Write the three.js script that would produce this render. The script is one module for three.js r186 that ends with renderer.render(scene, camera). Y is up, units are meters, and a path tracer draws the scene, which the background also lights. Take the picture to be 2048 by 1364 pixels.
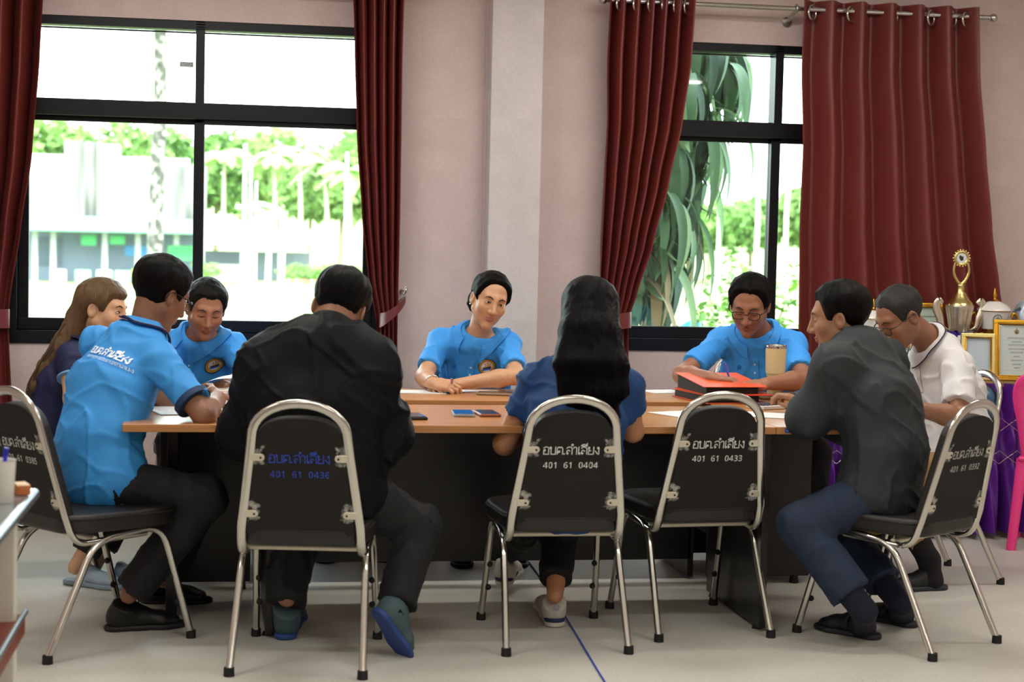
import * as THREE from 'three';
import { mergeGeometries, mergeVertices, toCreasedNormals } from 'three/addons/utils/BufferGeometryUtils.js';
import { RoundedBoxGeometry } from 'three/addons/geometries/RoundedBoxGeometry.js';
import { RectAreaLightUniformsLib } from 'three/addons/lights/RectAreaLightUniformsLib.js';

// ---------- camera, sky, sun, ceiling lights, exposure ----------
const RAD = Math.PI / 180, V = (x, y, z) => new THREE.Vector3(x, y, z);
const scene = new THREE.Scene();
const camera = new THREE.PerspectiveCamera(22.053, 2048 / 1364, 0.05, 400);
camera.rotation.order = 'YXZ';
camera.position.set(0, 1.4, 8.72);
camera.rotation.set(-3.3 * RAD, -9.7 * RAD, 1.29 * RAD);
camera.focus = 7.3;
camera.userData.fStop = 3.2;
scene.background = new THREE.Color(0.93, 0.97, 1.0);
scene.backgroundIntensity = 8;
const renderer = new THREE.WebGLRenderer();
renderer.toneMapping = THREE.LinearToneMapping;
renderer.toneMappingExposure = 1.25;
renderer.shadowMap.enabled = true;
RectAreaLightUniformsLib.init();
const sun = new THREE.DirectionalLight(0xfff3df, 6.0);
sun.position.set(6, 22, 12);
sun.target.position.set(3, 0, -10);
sun.castShadow = true;
sun.shadow.radius = 4;
Object.assign(sun.shadow.camera, { left: -40, right: 40, top: 40, bottom: -40, near: 1, far: 120 });
sun.shadow.mapSize.set(2048, 2048);
scene.add(sun, sun.target);
const TUBE_POWER = 38, TUBE_COLOR = 0xfffaf3;      // ceiling fluorescent fittings, built in the room section
const CEIL = 3.05;

// ---------- small tools ----------
let seedState = 12345;
const rnd = () => { seedState = (seedState + 0x6d2b79f5) | 0; let t = Math.imul(seedState ^ (seedState >>> 15), 1 | seedState); t = (t + Math.imul(t ^ (t >>> 7), 61 | t)) ^ t; return ((t ^ (t >>> 14)) >>> 0) / 4294967296; };
const rr = (a, b) => a + (b - a) * rnd();
const lerp = (a, b, t) => a + (b - a) * t, clamp = (x, a, b) => Math.min(b, Math.max(a, x));
const sstep = (a, b, x) => { const t = clamp((x - a) / (b - a), 0, 1); return t * t * (3 - 2 * t); };
const mixv = (a, b, t) => a.clone().lerp(b, t);
const used = new Map();
function numbered(name) { const n = used.get(name) ?? 0; used.set(name, n + 1); return n ? name + '_' + String(n).padStart(3, '0') : name; }
function shade(o) { o.castShadow = true; o.receiveShadow = true; return o; }
function part(name, geo, material, parent) { const m = shade(new THREE.Mesh(geo, material)); m.name = name; parent.add(m); return m; }
function tag(o, label, category, group, kind) { Object.assign(o.userData, { label, category }); if (group) o.userData.group = group; if (kind) o.userData.kind = kind; return o; }
function thing(name, label, category, pos = V(0, 0, 0), turn = 0, group) {
  const g = new THREE.Group(); g.name = numbered(name); g.position.copy(pos); g.rotation.y = turn; scene.add(g);
  return tag(g, label, category, group);
}
function solo(name, geo, material, label, category, group) { const m = part(numbered(name), geo, material, scene); return tag(m, label, category, group); }
function structure(name, geo, material, label, parent = scene) { const m = part(name, geo, material, parent); if (parent === scene) m.userData = { kind: 'structure', label, category: name.replace(/_.*/, '') }; return m; }
function M(color, roughness = 0.6, extra = {}) { return new THREE.MeshPhysicalMaterial({ color, roughness, ...extra }); }

// geometry helpers
const bx = (w, h, d, x = 0, y = 0, z = 0) => { const g = new THREE.BoxGeometry(w, h, d); g.translate(x, y, z); return g; };
const box2 = (x0, x1, y0, y1, z0, z1) => bx(x1 - x0, y1 - y0, z1 - z0, (x0 + x1) / 2, (y0 + y1) / 2, (z0 + z1) / 2);
const rbx = (w, h, d, r, x = 0, y = 0, z = 0, seg = 2) => { const g = new RoundedBoxGeometry(w, h, d, seg, r); g.translate(x, y, z); return g; };
const rbox2 = (x0, x1, y0, y1, z0, z1, r) => rbx(x1 - x0, y1 - y0, z1 - z0, r, (x0 + x1) / 2, (y0 + y1) / 2, (z0 + z1) / 2);
const cyl = (r0, r1, h, x = 0, y = 0, z = 0, n = 20) => { const g = new THREE.CylinderGeometry(r0, r1, h, n); g.translate(x, y, z); return g; };
const lathe = (pts, n = 32) => new THREE.LatheGeometry(pts.map(([r, y]) => new THREE.Vector2(Math.max(r, 1e-4), y)), n);
function merge(list) { return mergeGeometries(list.map((g) => { const q = g.index ? g.toNonIndexed() : g; for (const k of Object.keys(q.attributes)) if (!['position', 'normal', 'uv'].includes(k)) q.deleteAttribute(k); if (!q.attributes.uv) q.setAttribute('uv', new THREE.BufferAttribute(new Float32Array(q.attributes.position.count * 2), 2)); return q; })); }
function metricUV(g, s = 1) {          // uv in metres, by the way each face points
  const q = g.index ? g.toNonIndexed() : g, p = q.attributes.position, uv = new Float32Array(p.count * 2), a = V(0, 0, 0), b = V(0, 0, 0), c = V(0, 0, 0);
  for (let i = 0; i < p.count; i += 3) {
    a.fromBufferAttribute(p, i); b.fromBufferAttribute(p, i + 1); c.fromBufferAttribute(p, i + 2);
    const n = b.clone().sub(a).cross(c.clone().sub(a)), x = Math.abs(n.x), y = Math.abs(n.y), z = Math.abs(n.z);
    for (let k = 0; k < 3; k++) { const v = [a, b, c][k]; const [u, w] = y >= x && y >= z ? [v.x, v.z] : x >= z ? [v.z, v.y] : [v.x, v.y]; uv[(i + k) * 2] = u * s; uv[(i + k) * 2 + 1] = w * s; }
  }
  q.setAttribute('uv', new THREE.BufferAttribute(uv, 2));
  return q;
}
// a tube through points with an elliptical section that may taper; ref fixes the section's first axis
function tube(pts, ra, rb = ra, { n = 10, ref = null, closed = false, steps = 0, curve = true, taper = null } = {}) {
  let path = pts;
  if (curve && pts.length > 2) path = new THREE.CatmullRomCurve3(pts, closed, 'centripetal').getPoints(steps || pts.length * 6);
  const pos = [], nor = [], uv = [], idx = [], m = path.length, up = V(0, 0, 0); let prev = null, len = 0;
  for (let i = 0; i < m; i++) {
    const t = path[Math.min(i + 1, m - 1)].clone().sub(path[Math.max(i - 1, 0)]).normalize();
    let a = ref ? ref.clone() : prev ? prev.clone() : Math.abs(t.y) < 0.9 ? V(0, 1, 0) : V(1, 0, 0);
    a.addScaledVector(t, -a.dot(t)).normalize(); prev = a;
    const b = t.clone().cross(a), k = taper ? taper(i / (m - 1)) : 1;
    if (i) len += path[i].distanceTo(path[i - 1]);
    for (let j = 0; j <= n; j++) {
      const c = Math.cos((j / n) * 2 * Math.PI), s = Math.sin((j / n) * 2 * Math.PI);
      pos.push(path[i].x + (a.x * c * ra + b.x * s * rb) * k, path[i].y + (a.y * c * ra + b.y * s * rb) * k, path[i].z + (a.z * c * ra + b.z * s * rb) * k);
      up.set(a.x * c / ra + b.x * s / rb, a.y * c / ra + b.y * s / rb, a.z * c / ra + b.z * s / rb).normalize();
      nor.push(up.x, up.y, up.z); uv.push(j / n, len);
    }
  }
  for (let i = 0; i < m - 1; i++) for (let j = 0; j < n; j++) { const q = i * (n + 1) + j; idx.push(q, q + n + 1, q + 1, q + 1, q + n + 1, q + n + 2); }
  if (!closed) for (const e of [0, m - 1]) {
    const at0 = pos.length / 3, base = e * (n + 1), t = path[Math.min(e + 1, m - 1)].clone().sub(path[Math.max(e - 1, 0)]).normalize().multiplyScalar(e ? 1 : -1);
    for (let j = 0; j <= n; j++) { pos.push(pos[(base + j) * 3], pos[(base + j) * 3 + 1], pos[(base + j) * 3 + 2]); nor.push(t.x, t.y, t.z); uv.push(0, 0); }
    for (let j = 1; j < n; j++) e ? idx.push(at0, at0 + j + 1, at0 + j) : idx.push(at0, at0 + j, at0 + j + 1);
  }
  const g = new THREE.BufferGeometry();
  // keep the faces turned the same way as the normals
  for (let k = 0; k < idx.length; k += 3) {
    const [A, B, C] = [idx[k], idx[k + 1], idx[k + 2]].map((q) => V(pos[q * 3], pos[q * 3 + 1], pos[q * 3 + 2]));
    const f = B.sub(A).cross(C.sub(A)); if (f.x * nor[idx[k] * 3] + f.y * nor[idx[k] * 3 + 1] + f.z * nor[idx[k] * 3 + 2] < 0) { const s = idx[k + 1]; idx[k + 1] = idx[k + 2]; idx[k + 2] = s; }
  }
  g.setAttribute('position', new THREE.Float32BufferAttribute(pos, 3)); g.setAttribute('normal', new THREE.Float32BufferAttribute(nor, 3)); g.setAttribute('uv', new THREE.Float32BufferAttribute(uv, 2)); g.setIndex(idx);
  return g;
}
// a grid surface from a function (u, v) -> Vector3
function sheet(f, nu, nv, us = 1, vs = 1) {
  const pos = [], uv = [], idx = [];
  for (let j = 0; j <= nv; j++) for (let i = 0; i <= nu; i++) { const p = f(i / nu, j / nv); pos.push(p.x, p.y, p.z); uv.push((i / nu) * us, (1 - j / nv) * vs); }
  for (let j = 0; j < nv; j++) for (let i = 0; i < nu; i++) { const q = j * (nu + 1) + i; idx.push(q, q + nu + 1, q + 1, q + 1, q + nu + 1, q + nu + 2); }
  const g = new THREE.BufferGeometry();
  g.setAttribute('position', new THREE.Float32BufferAttribute(pos, 3)); g.setAttribute('uv', new THREE.Float32BufferAttribute(uv, 2)); g.setIndex(idx); g.computeVertexNormals();
  return g;
}

// value noise
const hashTable = new Float32Array(4096); for (let i = 0; i < 4096; i++) hashTable[i] = rnd() * 2 - 1;
const hsh = (x, y, z) => hashTable[(Math.imul(x, 374761393) + Math.imul(y, 668265263) + Math.imul(z, 2147483647 ^ 0x5bd1e995)) >>> 7 & 4095];
function noise(x, y, z) {
  const ix = Math.floor(x), iy = Math.floor(y), iz = Math.floor(z); let fx = x - ix, fy = y - iy, fz = z - iz;
  fx = fx * fx * (3 - 2 * fx); fy = fy * fy * (3 - 2 * fy); fz = fz * fz * (3 - 2 * fz);
  const a = lerp(lerp(hsh(ix, iy, iz), hsh(ix + 1, iy, iz), fx), lerp(hsh(ix, iy + 1, iz), hsh(ix + 1, iy + 1, iz), fx), fy);
  const b = lerp(lerp(hsh(ix, iy, iz + 1), hsh(ix + 1, iy, iz + 1), fx), lerp(hsh(ix, iy + 1, iz + 1), hsh(ix + 1, iy + 1, iz + 1), fx), fy);
  return lerp(a, b, fz);
}

// textures
function canvasTex(w, h, draw, srgb = true, rep = null) {
  const c = document.createElement('canvas'); c.width = w; c.height = h; draw(c.getContext('2d'), w, h);
  const t = new THREE.CanvasTexture(c); if (srgb) t.colorSpace = THREE.SRGBColorSpace; t.wrapS = t.wrapT = THREE.RepeatWrapping; t.magFilter = THREE.LinearFilter; if (rep) t.repeat.set(...rep); return t;
}
function dataTex(w, h, f, srgb = false, rep = null) {
  const d = new Uint8Array(w * h * 4);
  for (let y = 0; y < h; y++) for (let x = 0; x < w; x++) { const v = f(x / w, y / h, x, y), o = (y * w + x) * 4; const a = Array.isArray(v) ? v : [v, v, v]; d[o] = clamp(a[0], 0, 1) * 255; d[o + 1] = clamp(a[1], 0, 1) * 255; d[o + 2] = clamp(a[2], 0, 1) * 255; d[o + 3] = 255; }
  const t = new THREE.DataTexture(d, w, h); t.wrapS = t.wrapT = THREE.RepeatWrapping; t.magFilter = THREE.LinearFilter; t.needsUpdate = true; if (srgb) t.colorSpace = THREE.SRGBColorSpace; if (rep) t.repeat.set(...rep); return t;
}
// Thai letters drawn as pen strokes in a unit box: [width, draw(ctx)]
const THAI = {
  'อ': [0.85, (c) => { c.arc(0.2, 0.55, 0.1, 0, 7); c.moveTo(0.1, 0.55); c.lineTo(0.1, 0); c.lineTo(0.75, 0); c.lineTo(0.75, 0.7); c.bezierCurveTo(0.75, 1.05, 0.2, 1.08, 0.1, 0.85); }],
  'บ': [0.9, (c) => { c.arc(0.14, 0.88, 0.1, 0, 7); c.moveTo(0.2, 0.8); c.lineTo(0.22, 0); c.lineTo(0.8, 0); c.lineTo(0.8, 1); }],
  'ต': [0.95, (c) => { c.arc(0.38, 0.35, 0.1, 0, 7); c.moveTo(0.3, 0.4); c.lineTo(0.12, 0); c.lineTo(0.12, 0.6); c.bezierCurveTo(0.12, 1, 0.42, 1.08, 0.47, 0.86); c.bezierCurveTo(0.52, 1.08, 0.85, 1, 0.85, 0.6); c.lineTo(0.85, 0); }],
  '.': [0.35, (c) => { c.arc(0.12, 0.04, 0.04, 0, 7); }],
  'ล': [0.9, (c) => { c.arc(0.2, 0.12, 0.1, 0, 7); c.moveTo(0.12, 0.2); c.bezierCurveTo(0.05, 0.62, 0.4, 0.62, 0.5, 0.4); c.moveTo(0.8, 0); c.lineTo(0.8, 0.65); c.bezierCurveTo(0.8, 1.08, 0.2, 1.08, 0.1, 0.82); }],
  'ำ': [0.65, (c) => { c.arc(-0.1, 1.28, 0.1, 0, 7); c.moveTo(0.08, 0.8); c.bezierCurveTo(0.1, 1.05, 0.5, 1.05, 0.5, 0.75); c.lineTo(0.5, 0); }],
  'เ': [0.4, (c) => { c.arc(0.22, 0.1, 0.1, 0, 7); c.moveTo(0.12, 0.1); c.lineTo(0.12, 1); }],
  'ี': [0, (c) => { c.moveTo(-0.85, 1.14); c.bezierCurveTo(-0.8, 1.42, -0.2, 1.42, -0.1, 1.14); c.lineTo(-0.85, 1.14); c.moveTo(-0.1, 1.14); c.lineTo(-0.1, 1.5); }],
  'ย': [0.9, (c) => { c.arc(0.18, 0.88, 0.1, 0, 7); c.moveTo(0.14, 0.78); c.bezierCurveTo(0.1, 0.55, 0.3, 0.5, 0.42, 0.5); c.moveTo(0.3, 0.5); c.bezierCurveTo(0.1, 0.42, 0.12, 0.3, 0.12, 0); c.lineTo(0.8, 0); c.lineTo(0.8, 1); }],
  'ง': [0.8, (c) => { c.arc(0.5, 0.86, 0.1, 0, 7); c.moveTo(0.6, 0.86); c.lineTo(0.6, 0); c.lineTo(0.48, 0); c.lineTo(0.12, 0.45); }],
  'ค': [0.9, (c) => { c.arc(0.38, 0.35, 0.1, 0, 7); c.moveTo(0.3, 0.4); c.lineTo(0.12, 0); c.lineTo(0.12, 0.6); c.bezierCurveTo(0.12, 1.08, 0.82, 1.08, 0.82, 0.6); c.lineTo(0.82, 0); }],
  'ก': [0.9, (c) => { c.moveTo(0.15, 0); c.lineTo(0.15, 0.55); c.lineTo(0.25, 0.65); c.lineTo(0.1, 0.72); c.bezierCurveTo(0.2, 1.08, 0.8, 1.08, 0.8, 0.6); c.lineTo(0.8, 0); }],
  'า': [0.65, (c) => { c.moveTo(0.08, 0.8); c.bezierCurveTo(0.1, 1.05, 0.5, 1.05, 0.5, 0.75); c.lineTo(0.5, 0); }],
  'ร': [0.7, (c) => { c.arc(0.35, 0.1, 0.1, 0, 7); c.moveTo(0.45, 0.1); c.lineTo(0.45, 0.55); c.lineTo(0.1, 0.7); c.lineTo(0.2, 0.95); c.lineTo(0.55, 0.95); }],
  'ห': [1.0, (c) => { c.arc(0.14, 0.88, 0.1, 0, 7); c.moveTo(0.2, 0.8); c.lineTo(0.2, 0); c.moveTo(0.2, 0.4); c.lineTo(0.75, 0.9); c.moveTo(0.6, 0.55); c.lineTo(0.8, 0.4); c.lineTo(0.8, 0); }],
  'ส': [0.9, (c) => { c.arc(0.2, 0.12, 0.1, 0, 7); c.moveTo(0.12, 0.2); c.bezierCurveTo(0.05, 0.62, 0.4, 0.62, 0.5, 0.4); c.moveTo(0.8, 0); c.lineTo(0.8, 0.65); c.bezierCurveTo(0.8, 1.08, 0.2, 1.08, 0.1, 0.82); c.moveTo(0.6, 0.95); c.lineTo(0.9, 1.15); }],
  'น': [0.95, (c) => { c.arc(0.14, 0.88, 0.1, 0, 7); c.moveTo(0.2, 0.8); c.lineTo(0.2, 0); c.lineTo(0.7, 0.2); c.moveTo(0.8, 1); c.lineTo(0.8, 0.1); }],
  'ว': [0.7, (c) => { c.arc(0.4, 0.1, 0.1, 0, 7); c.moveTo(0.5, 0.1); c.lineTo(0.5, 0.65); c.bezierCurveTo(0.5, 1.08, 0.12, 1.08, 0.08, 0.82); }],
  ' ': [0.5, () => {}],
};
function thai(ctx, text, x, y, size, line, color) {
  ctx.save(); ctx.strokeStyle = color; ctx.lineWidth = line / size; ctx.lineCap = ctx.lineJoin = 'round'; ctx.translate(x, y); ctx.scale(size, -size);
  for (const ch of text) { const g = THAI[ch] ?? THAI['ว']; ctx.beginPath(); const arc = ctx.arc; g[1]({ arc: (a, b, r) => { ctx.moveTo(a + r, b); ctx.arc(a, b, r, 0, 2 * Math.PI); }, moveTo: (a, b) => ctx.moveTo(a, b), lineTo: (a, b) => ctx.lineTo(a, b), bezierCurveTo: (...q) => ctx.bezierCurveTo(...q) }); ctx.stroke(); ctx.translate(g[0], 0); }
  ctx.restore();
}
const thaiWidth = (t) => [...t].reduce((s, ch) => s + (THAI[ch] ?? THAI['ว'])[0], 0);

// ---------- surface nets: a mesh from a distance function ----------
function nets(f, lo, hi, h) {
  const nx = Math.ceil((hi.x - lo.x) / h) + 2, ny = Math.ceil((hi.y - lo.y) / h) + 2, nz = Math.ceil((hi.z - lo.z) / h) + 2, S = 6;
  const val = new Float32Array(nx * ny * nz), done = new Uint8Array(nx * ny * nz), at3 = (i, j, k) => (k * ny + j) * nx + i;
  const reach = S * h * 0.5 * 1.7321 * 1.35 + h * 2;
  for (let k0 = 0; k0 < nz; k0 += S) for (let j0 = 0; j0 < ny; j0 += S) for (let i0 = 0; i0 < nx; i0 += S) {
    const c = f(lo.x + (i0 + S / 2 - 0.5) * h, lo.y + (j0 + S / 2 - 0.5) * h, lo.z + (k0 + S / 2 - 0.5) * h), near = Math.abs(c) < reach;
    for (let k = k0; k < Math.min(nz, k0 + S); k++) for (let j = j0; j < Math.min(ny, j0 + S); j++) for (let i = i0; i < Math.min(nx, i0 + S); i++) {
      val[at3(i, j, k)] = near ? f(lo.x + i * h, lo.y + j * h, lo.z + k * h) : c > 0 ? 1 : -1;
    }
  }
  const pos = [], idx = [], cell = new Int32Array(nx * ny * nz).fill(-1), X = [0, 1, 0, 1, 0, 1, 0, 1], Y = [0, 0, 1, 1, 0, 0, 1, 1], Z = [0, 0, 0, 0, 1, 1, 1, 1];
  const E = [[0, 1], [2, 3], [4, 5], [6, 7], [0, 2], [1, 3], [4, 6], [5, 7], [0, 4], [1, 5], [2, 6], [3, 7]], v = new Float32Array(8);
  for (let k = 0; k < nz - 1; k++) for (let j = 0; j < ny - 1; j++) for (let i = 0; i < nx - 1; i++) {
    let mask = 0;
    for (let c = 0; c < 8; c++) { v[c] = val[at3(i + X[c], j + Y[c], k + Z[c])]; if (v[c] < 0) mask |= 1 << c; }
    if (mask === 0 || mask === 255) continue;
    let sx = 0, sy = 0, sz = 0, n = 0;
    for (const [a, b] of E) if ((v[a] < 0) !== (v[b] < 0)) { const t = v[a] / (v[a] - v[b]); sx += X[a] + t * (X[b] - X[a]); sy += Y[a] + t * (Y[b] - Y[a]); sz += Z[a] + t * (Z[b] - Z[a]); n++; }
    cell[at3(i, j, k)] = pos.length / 3; pos.push(lo.x + (i + sx / n) * h, lo.y + (j + sy / n) * h, lo.z + (k + sz / n) * h);
  }
  const quad = (a, b, c, d, flip) => { if (a < 0 || b < 0 || c < 0 || d < 0) return; flip ? idx.push(a, c, b, a, d, c) : idx.push(a, b, c, a, c, d); };
  for (let k = 1; k < nz - 1; k++) for (let j = 1; j < ny - 1; j++) for (let i = 1; i < nx - 1; i++) {
    const s = val[at3(i, j, k)] < 0;
    if (s !== val[at3(i + 1, j, k)] < 0) quad(cell[at3(i, j - 1, k - 1)], cell[at3(i, j, k - 1)], cell[at3(i, j, k)], cell[at3(i, j - 1, k)], !s);
    if (s !== val[at3(i, j + 1, k)] < 0) quad(cell[at3(i - 1, j, k - 1)], cell[at3(i - 1, j, k)], cell[at3(i, j, k)], cell[at3(i, j, k - 1)], !s);
    if (s !== val[at3(i, j, k + 1)] < 0) quad(cell[at3(i - 1, j - 1, k)], cell[at3(i, j - 1, k)], cell[at3(i, j, k)], cell[at3(i - 1, j, k)], !s);
  }
  const g = new THREE.BufferGeometry();
  g.setAttribute('position', new THREE.Float32BufferAttribute(pos, 3)); g.setIndex(idx); g.computeVertexNormals();
  return g;
}
const smin = (a, b, k) => { const h = Math.max(k - Math.abs(a - b), 0) / k; return Math.min(a, b) - h * h * k * 0.25; };
const smax = (a, b, k) => -smin(-a, -b, k);
function ell(x, y, z, cx, cy, cz, rx, ry, rz) {
  const X = x - cx, Y = y - cy, Z = z - cz, a = X / rx, b = Y / ry, c = Z / rz, k0 = Math.sqrt(a * a + b * b + c * c), k1 = Math.sqrt((a / rx) ** 2 + (b / ry) ** 2 + (c / rz) ** 2);
  return k1 < 1e-9 ? -Math.min(rx, ry, rz) : k0 * (k0 - 1) / k1;
}
// tapered capsule a -> b as a function; flat: 0 round ends, 1 flat at b
function cone(a, b, ra, rb, flat = 0) {
  const ax = a.x, ay = a.y, az = a.z, dx = b.x - ax, dy = b.y - ay, dz = b.z - az, L2 = dx * dx + dy * dy + dz * dz || 1e-9, L = Math.sqrt(L2);
  return (x, y, z) => {
    const px = x - ax, py = y - ay, pz = z - az, raw = (px * dx + py * dy + pz * dz) / L2, t = raw < 0 ? 0 : raw > 1 && !flat ? 1 : raw;
    const qx = px - dx * t, qy = py - dy * t, qz = pz - dz * t, d = Math.sqrt(qx * qx + qy * qy + qz * qz) - (ra + (rb - ra) * Math.min(t, 1));
    return flat && raw > 1 - 0.02 / L ? Math.max(d, (raw - 1) * L) : d;
  };
}
// a body of elliptical sections along points: stations { p, a (half width along l), b (half depth), l }
function loft(st, k = 0.02) {
  const seg = [];
  for (let i = 0; i < st.length - 1; i++) { const A = st[i], B = st[i + 1], d = B.p.clone().sub(A.p), L = d.length(); seg.push({ A, B, dx: d.x / L, dy: d.y / L, dz: d.z / L, L, first: i === 0, last: i === st.length - 2 }); }
  return (x, y, z) => {
    let out = 1e9;
    for (const s of seg) {
      const px = x - s.A.p.x, py = y - s.A.p.y, pz = z - s.A.p.z, raw = px * s.dx + py * s.dy + pz * s.dz, m = raw < 0 ? 0 : raw > s.L ? s.L : raw, t = m / s.L, v = raw - m;
      const qx = px - s.dx * raw, qy = py - s.dy * raw, qz = pz - s.dz * raw;
      const lx = lerp(s.A.l.x, s.B.l.x, t), ly = lerp(s.A.l.y, s.B.l.y, t), lz = lerp(s.A.l.z, s.B.l.z, t), u = qx * lx + qy * ly + qz * lz, w2 = Math.max(0, qx * qx + qy * qy + qz * qz - u * u);
      const a = lerp(s.A.a, s.B.a, t), b = lerp(s.A.b, s.B.b, t), c = (raw < 0 ? s.A.c : s.B.c) ?? Math.min(a, b);
      const n = (u / a) ** 2 + w2 / (b * b) + (v / c) ** 2, g = Math.sqrt((u / (a * a)) ** 2 + w2 / b ** 4 + (v / (c * c)) ** 2), q = Math.sqrt(n), d = g < 1e-9 ? -Math.min(a, b) : q * (q - 1) / g;
      out = out > 1e8 ? d : smin(out, d, k);
    }
    return out;
  };
}

// ---------- materials of the room ----------
const wallBump = dataTex(512, 512, (u, v, x, y) => 0.5 + 0.35 * noise(x * 0.11, y * 0.11, 3) + 0.25 * noise(x * 0.37, y * 0.37, 9), false);
const wallMap = dataTex(512, 512, (u, v, x, y) => { const n = 0.965 + 0.02 * noise(x * 0.02, y * 0.02, 1) + 0.015 * noise(x * 0.2, y * 0.2, 5); return [n, n, n]; }, true);
const wallMat = M(0xd9c6c1, 0.75, { map: wallMap, bumpMap: wallBump, bumpScale: 0.0005 });
const pilasterMat = M(0xd9d2cf, 0.75, { map: wallMap, bumpMap: wallBump, bumpScale: 0.0005 });
const floorMap = canvasTex(1024, 1024, (c, w, h) => {
  c.fillStyle = '#c6c4ba'; c.fillRect(0, 0, w, h);
  for (let i = 0; i < 26000; i++) { const t = rnd(), x = rnd() * w, y = rnd() * h, r = rr(0.5, 2.2); c.fillStyle = t < 0.42 ? '#bab8ac' : t < 0.74 ? '#cfcec5' : t < 0.9 ? '#d6d4ca' : t < 0.98 ? '#b0ada5' : '#86827c'; c.beginPath(); c.ellipse(x, y, r, r * rr(0.5, 1), rr(0, 3), 0, 7); c.fill(); }
}, true, [1 / 1.3, 1 / 1.3]);
const floorRough = dataTex(256, 256, (u, v, x, y) => 0.46 + 0.06 * noise(x * 0.03, y * 0.03, 2), false, [0.4, 0.4]);
const floorMat = M(0xffffff, 1, { map: floorMap, roughnessMap: floorRough });
const ceilMat = M(0xe6e3dc, 0.9), frameMat = M(0x080d14, 0.4, { specularIntensity: 0.6 });
const glassMat = M(0xf4fbfa, 0.02, { transmission: 1, thickness: 0, ior: 1.45, side: THREE.DoubleSide });

// ---------- room shell ----------
const RX0 = -3.6, RX1 = 5.6, RZ1 = 11.6, T = 0.16;
const W1 = { x0: -0.985, x1: 0.825 }, W2 = { x0: 1.955, x1: 3.765 }, WY0 = 0.85, WY1 = 2.43;
structure('floor', metricUV(box2(RX0 - T, RX1 + T, -0.2, 0, -T, RZ1 + T)), floorMat, 'pale speckled terrazzo floor of the meeting room');
structure('ceiling', box2(RX0 - T, RX1 + T, CEIL, CEIL + 0.15, -T, RZ1 + T), ceilMat, 'plain white ceiling above the meeting table');
structure('wall_back', metricUV(merge([
  box2(RX0 - T, RX1 + T, 0, WY0, -T, 0), box2(RX0 - T, RX1 + T, WY1, CEIL, -T, 0),
  box2(RX0 - T, W1.x0, WY0, WY1, -T, 0), box2(W1.x1, W2.x0, WY0, WY1, -T, 0), box2(W2.x1, RX1 + T, WY0, WY1, -T, 0)])), wallMat, 'pink painted wall with two black framed windows');
structure('wall_left', metricUV(box2(RX0 - T, RX0, 0, CEIL, 0, RZ1)), wallMat, 'pink painted side wall beyond the blonde woman');
structure('wall_right', metricUV(box2(RX1, RX1 + T, 0, CEIL, 0, RZ1)), wallMat, 'pink painted side wall beyond the trophy table');
structure('wall_front', metricUV(box2(RX0 - T, RX1 + T, 0, CEIL, RZ1, RZ1 + T)), wallMat, 'pink painted wall facing the windows');
structure('trim_1', metricUV(rbox2(1.335, 1.595, 0, CEIL, -0.01, 0.13, 0.006)), pilasterMat, 'pale flat pilaster between the two windows');
structure('trim_2', metricUV(rbox2(1.322, 1.336, 0, CEIL, -0.004, 0.016, 0.003)), wallMat, 'thin pink cable trunking up the side of the pilaster');
structure('baseboard_back', rbox2(RX0, RX1, 0, 0.1, -0.005, 0.012, 0.004), M(0x8b8680, 0.6), 'low grey skirting along the window wall');

function windowUnit(name, w, label) {
  const g = new THREE.Group(); g.name = name; g.userData = { kind: 'structure', label, category: 'window' }; scene.add(g);
  const xm = (w.x0 + w.x1) / 2, z0 = -0.11, z1 = -0.01;
  part('outer_frame', merge([box2(w.x0, w.x1, WY1 - 0.042, WY1, z0, z1), box2(w.x0, w.x1, WY0, WY0 + 0.062, z0, z1 + 0.018), box2(w.x0, w.x0 + 0.045, WY0, WY1, z0, z1), box2(w.x1 - 0.045, w.x1, WY0, WY1, z0, z1),
    box2(w.x0, w.x1, 1.955, 2.03, z0, z1 + 0.008), box2(xm - 0.022, xm + 0.022, 2.03, WY1, z0, z1)]), frameMat, g);
  part('glazing_bead', merge([box2(w.x0 + 0.04, w.x1 - 0.04, WY1 - 0.056, WY1 - 0.048, -0.075, -0.06), box2(w.x0 + 0.04, w.x1 - 0.04, 2.03, 2.036, -0.05, -0.03)]), frameMat, g);
  for (const s of [0, 1]) {
    const a = s ? xm - 0.026 : w.x0 + 0.045, b = s ? w.x1 - 0.045 : xm + 0.026, z = s ? -0.045 : -0.085;
    const sash = part('sash', merge([rbox2(a, a + 0.05, 0.912, 1.955, z - 0.016, z + 0.016, 0.004), rbox2(b - 0.05, b, 0.912, 1.955, z - 0.016, z + 0.016, 0.004), rbox2(a, b, 0.912, 0.972, z - 0.018, z + 0.02, 0.004), rbox2(a, b, 1.93, 1.957, z - 0.016, z + 0.016, 0.004)]), frameMat, g);
    part('pane', box2(a + 0.05, b - 0.05, 0.972, 1.93, z - 0.002, z + 0.002), glassMat, sash);
    part('pane', box2(s ? xm + 0.022 : w.x0 + 0.045, s ? w.x1 - 0.045 : xm - 0.022, 2.03, WY1 - 0.042, -0.062, -0.058), glassMat, g);
  }
  return g;
}
const win1 = windowUnit('window_1', W1, 'wide black framed window showing the white building');
const win2 = windowUnit('window_2', W2, 'black framed window showing the drooping leafy plant');
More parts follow.
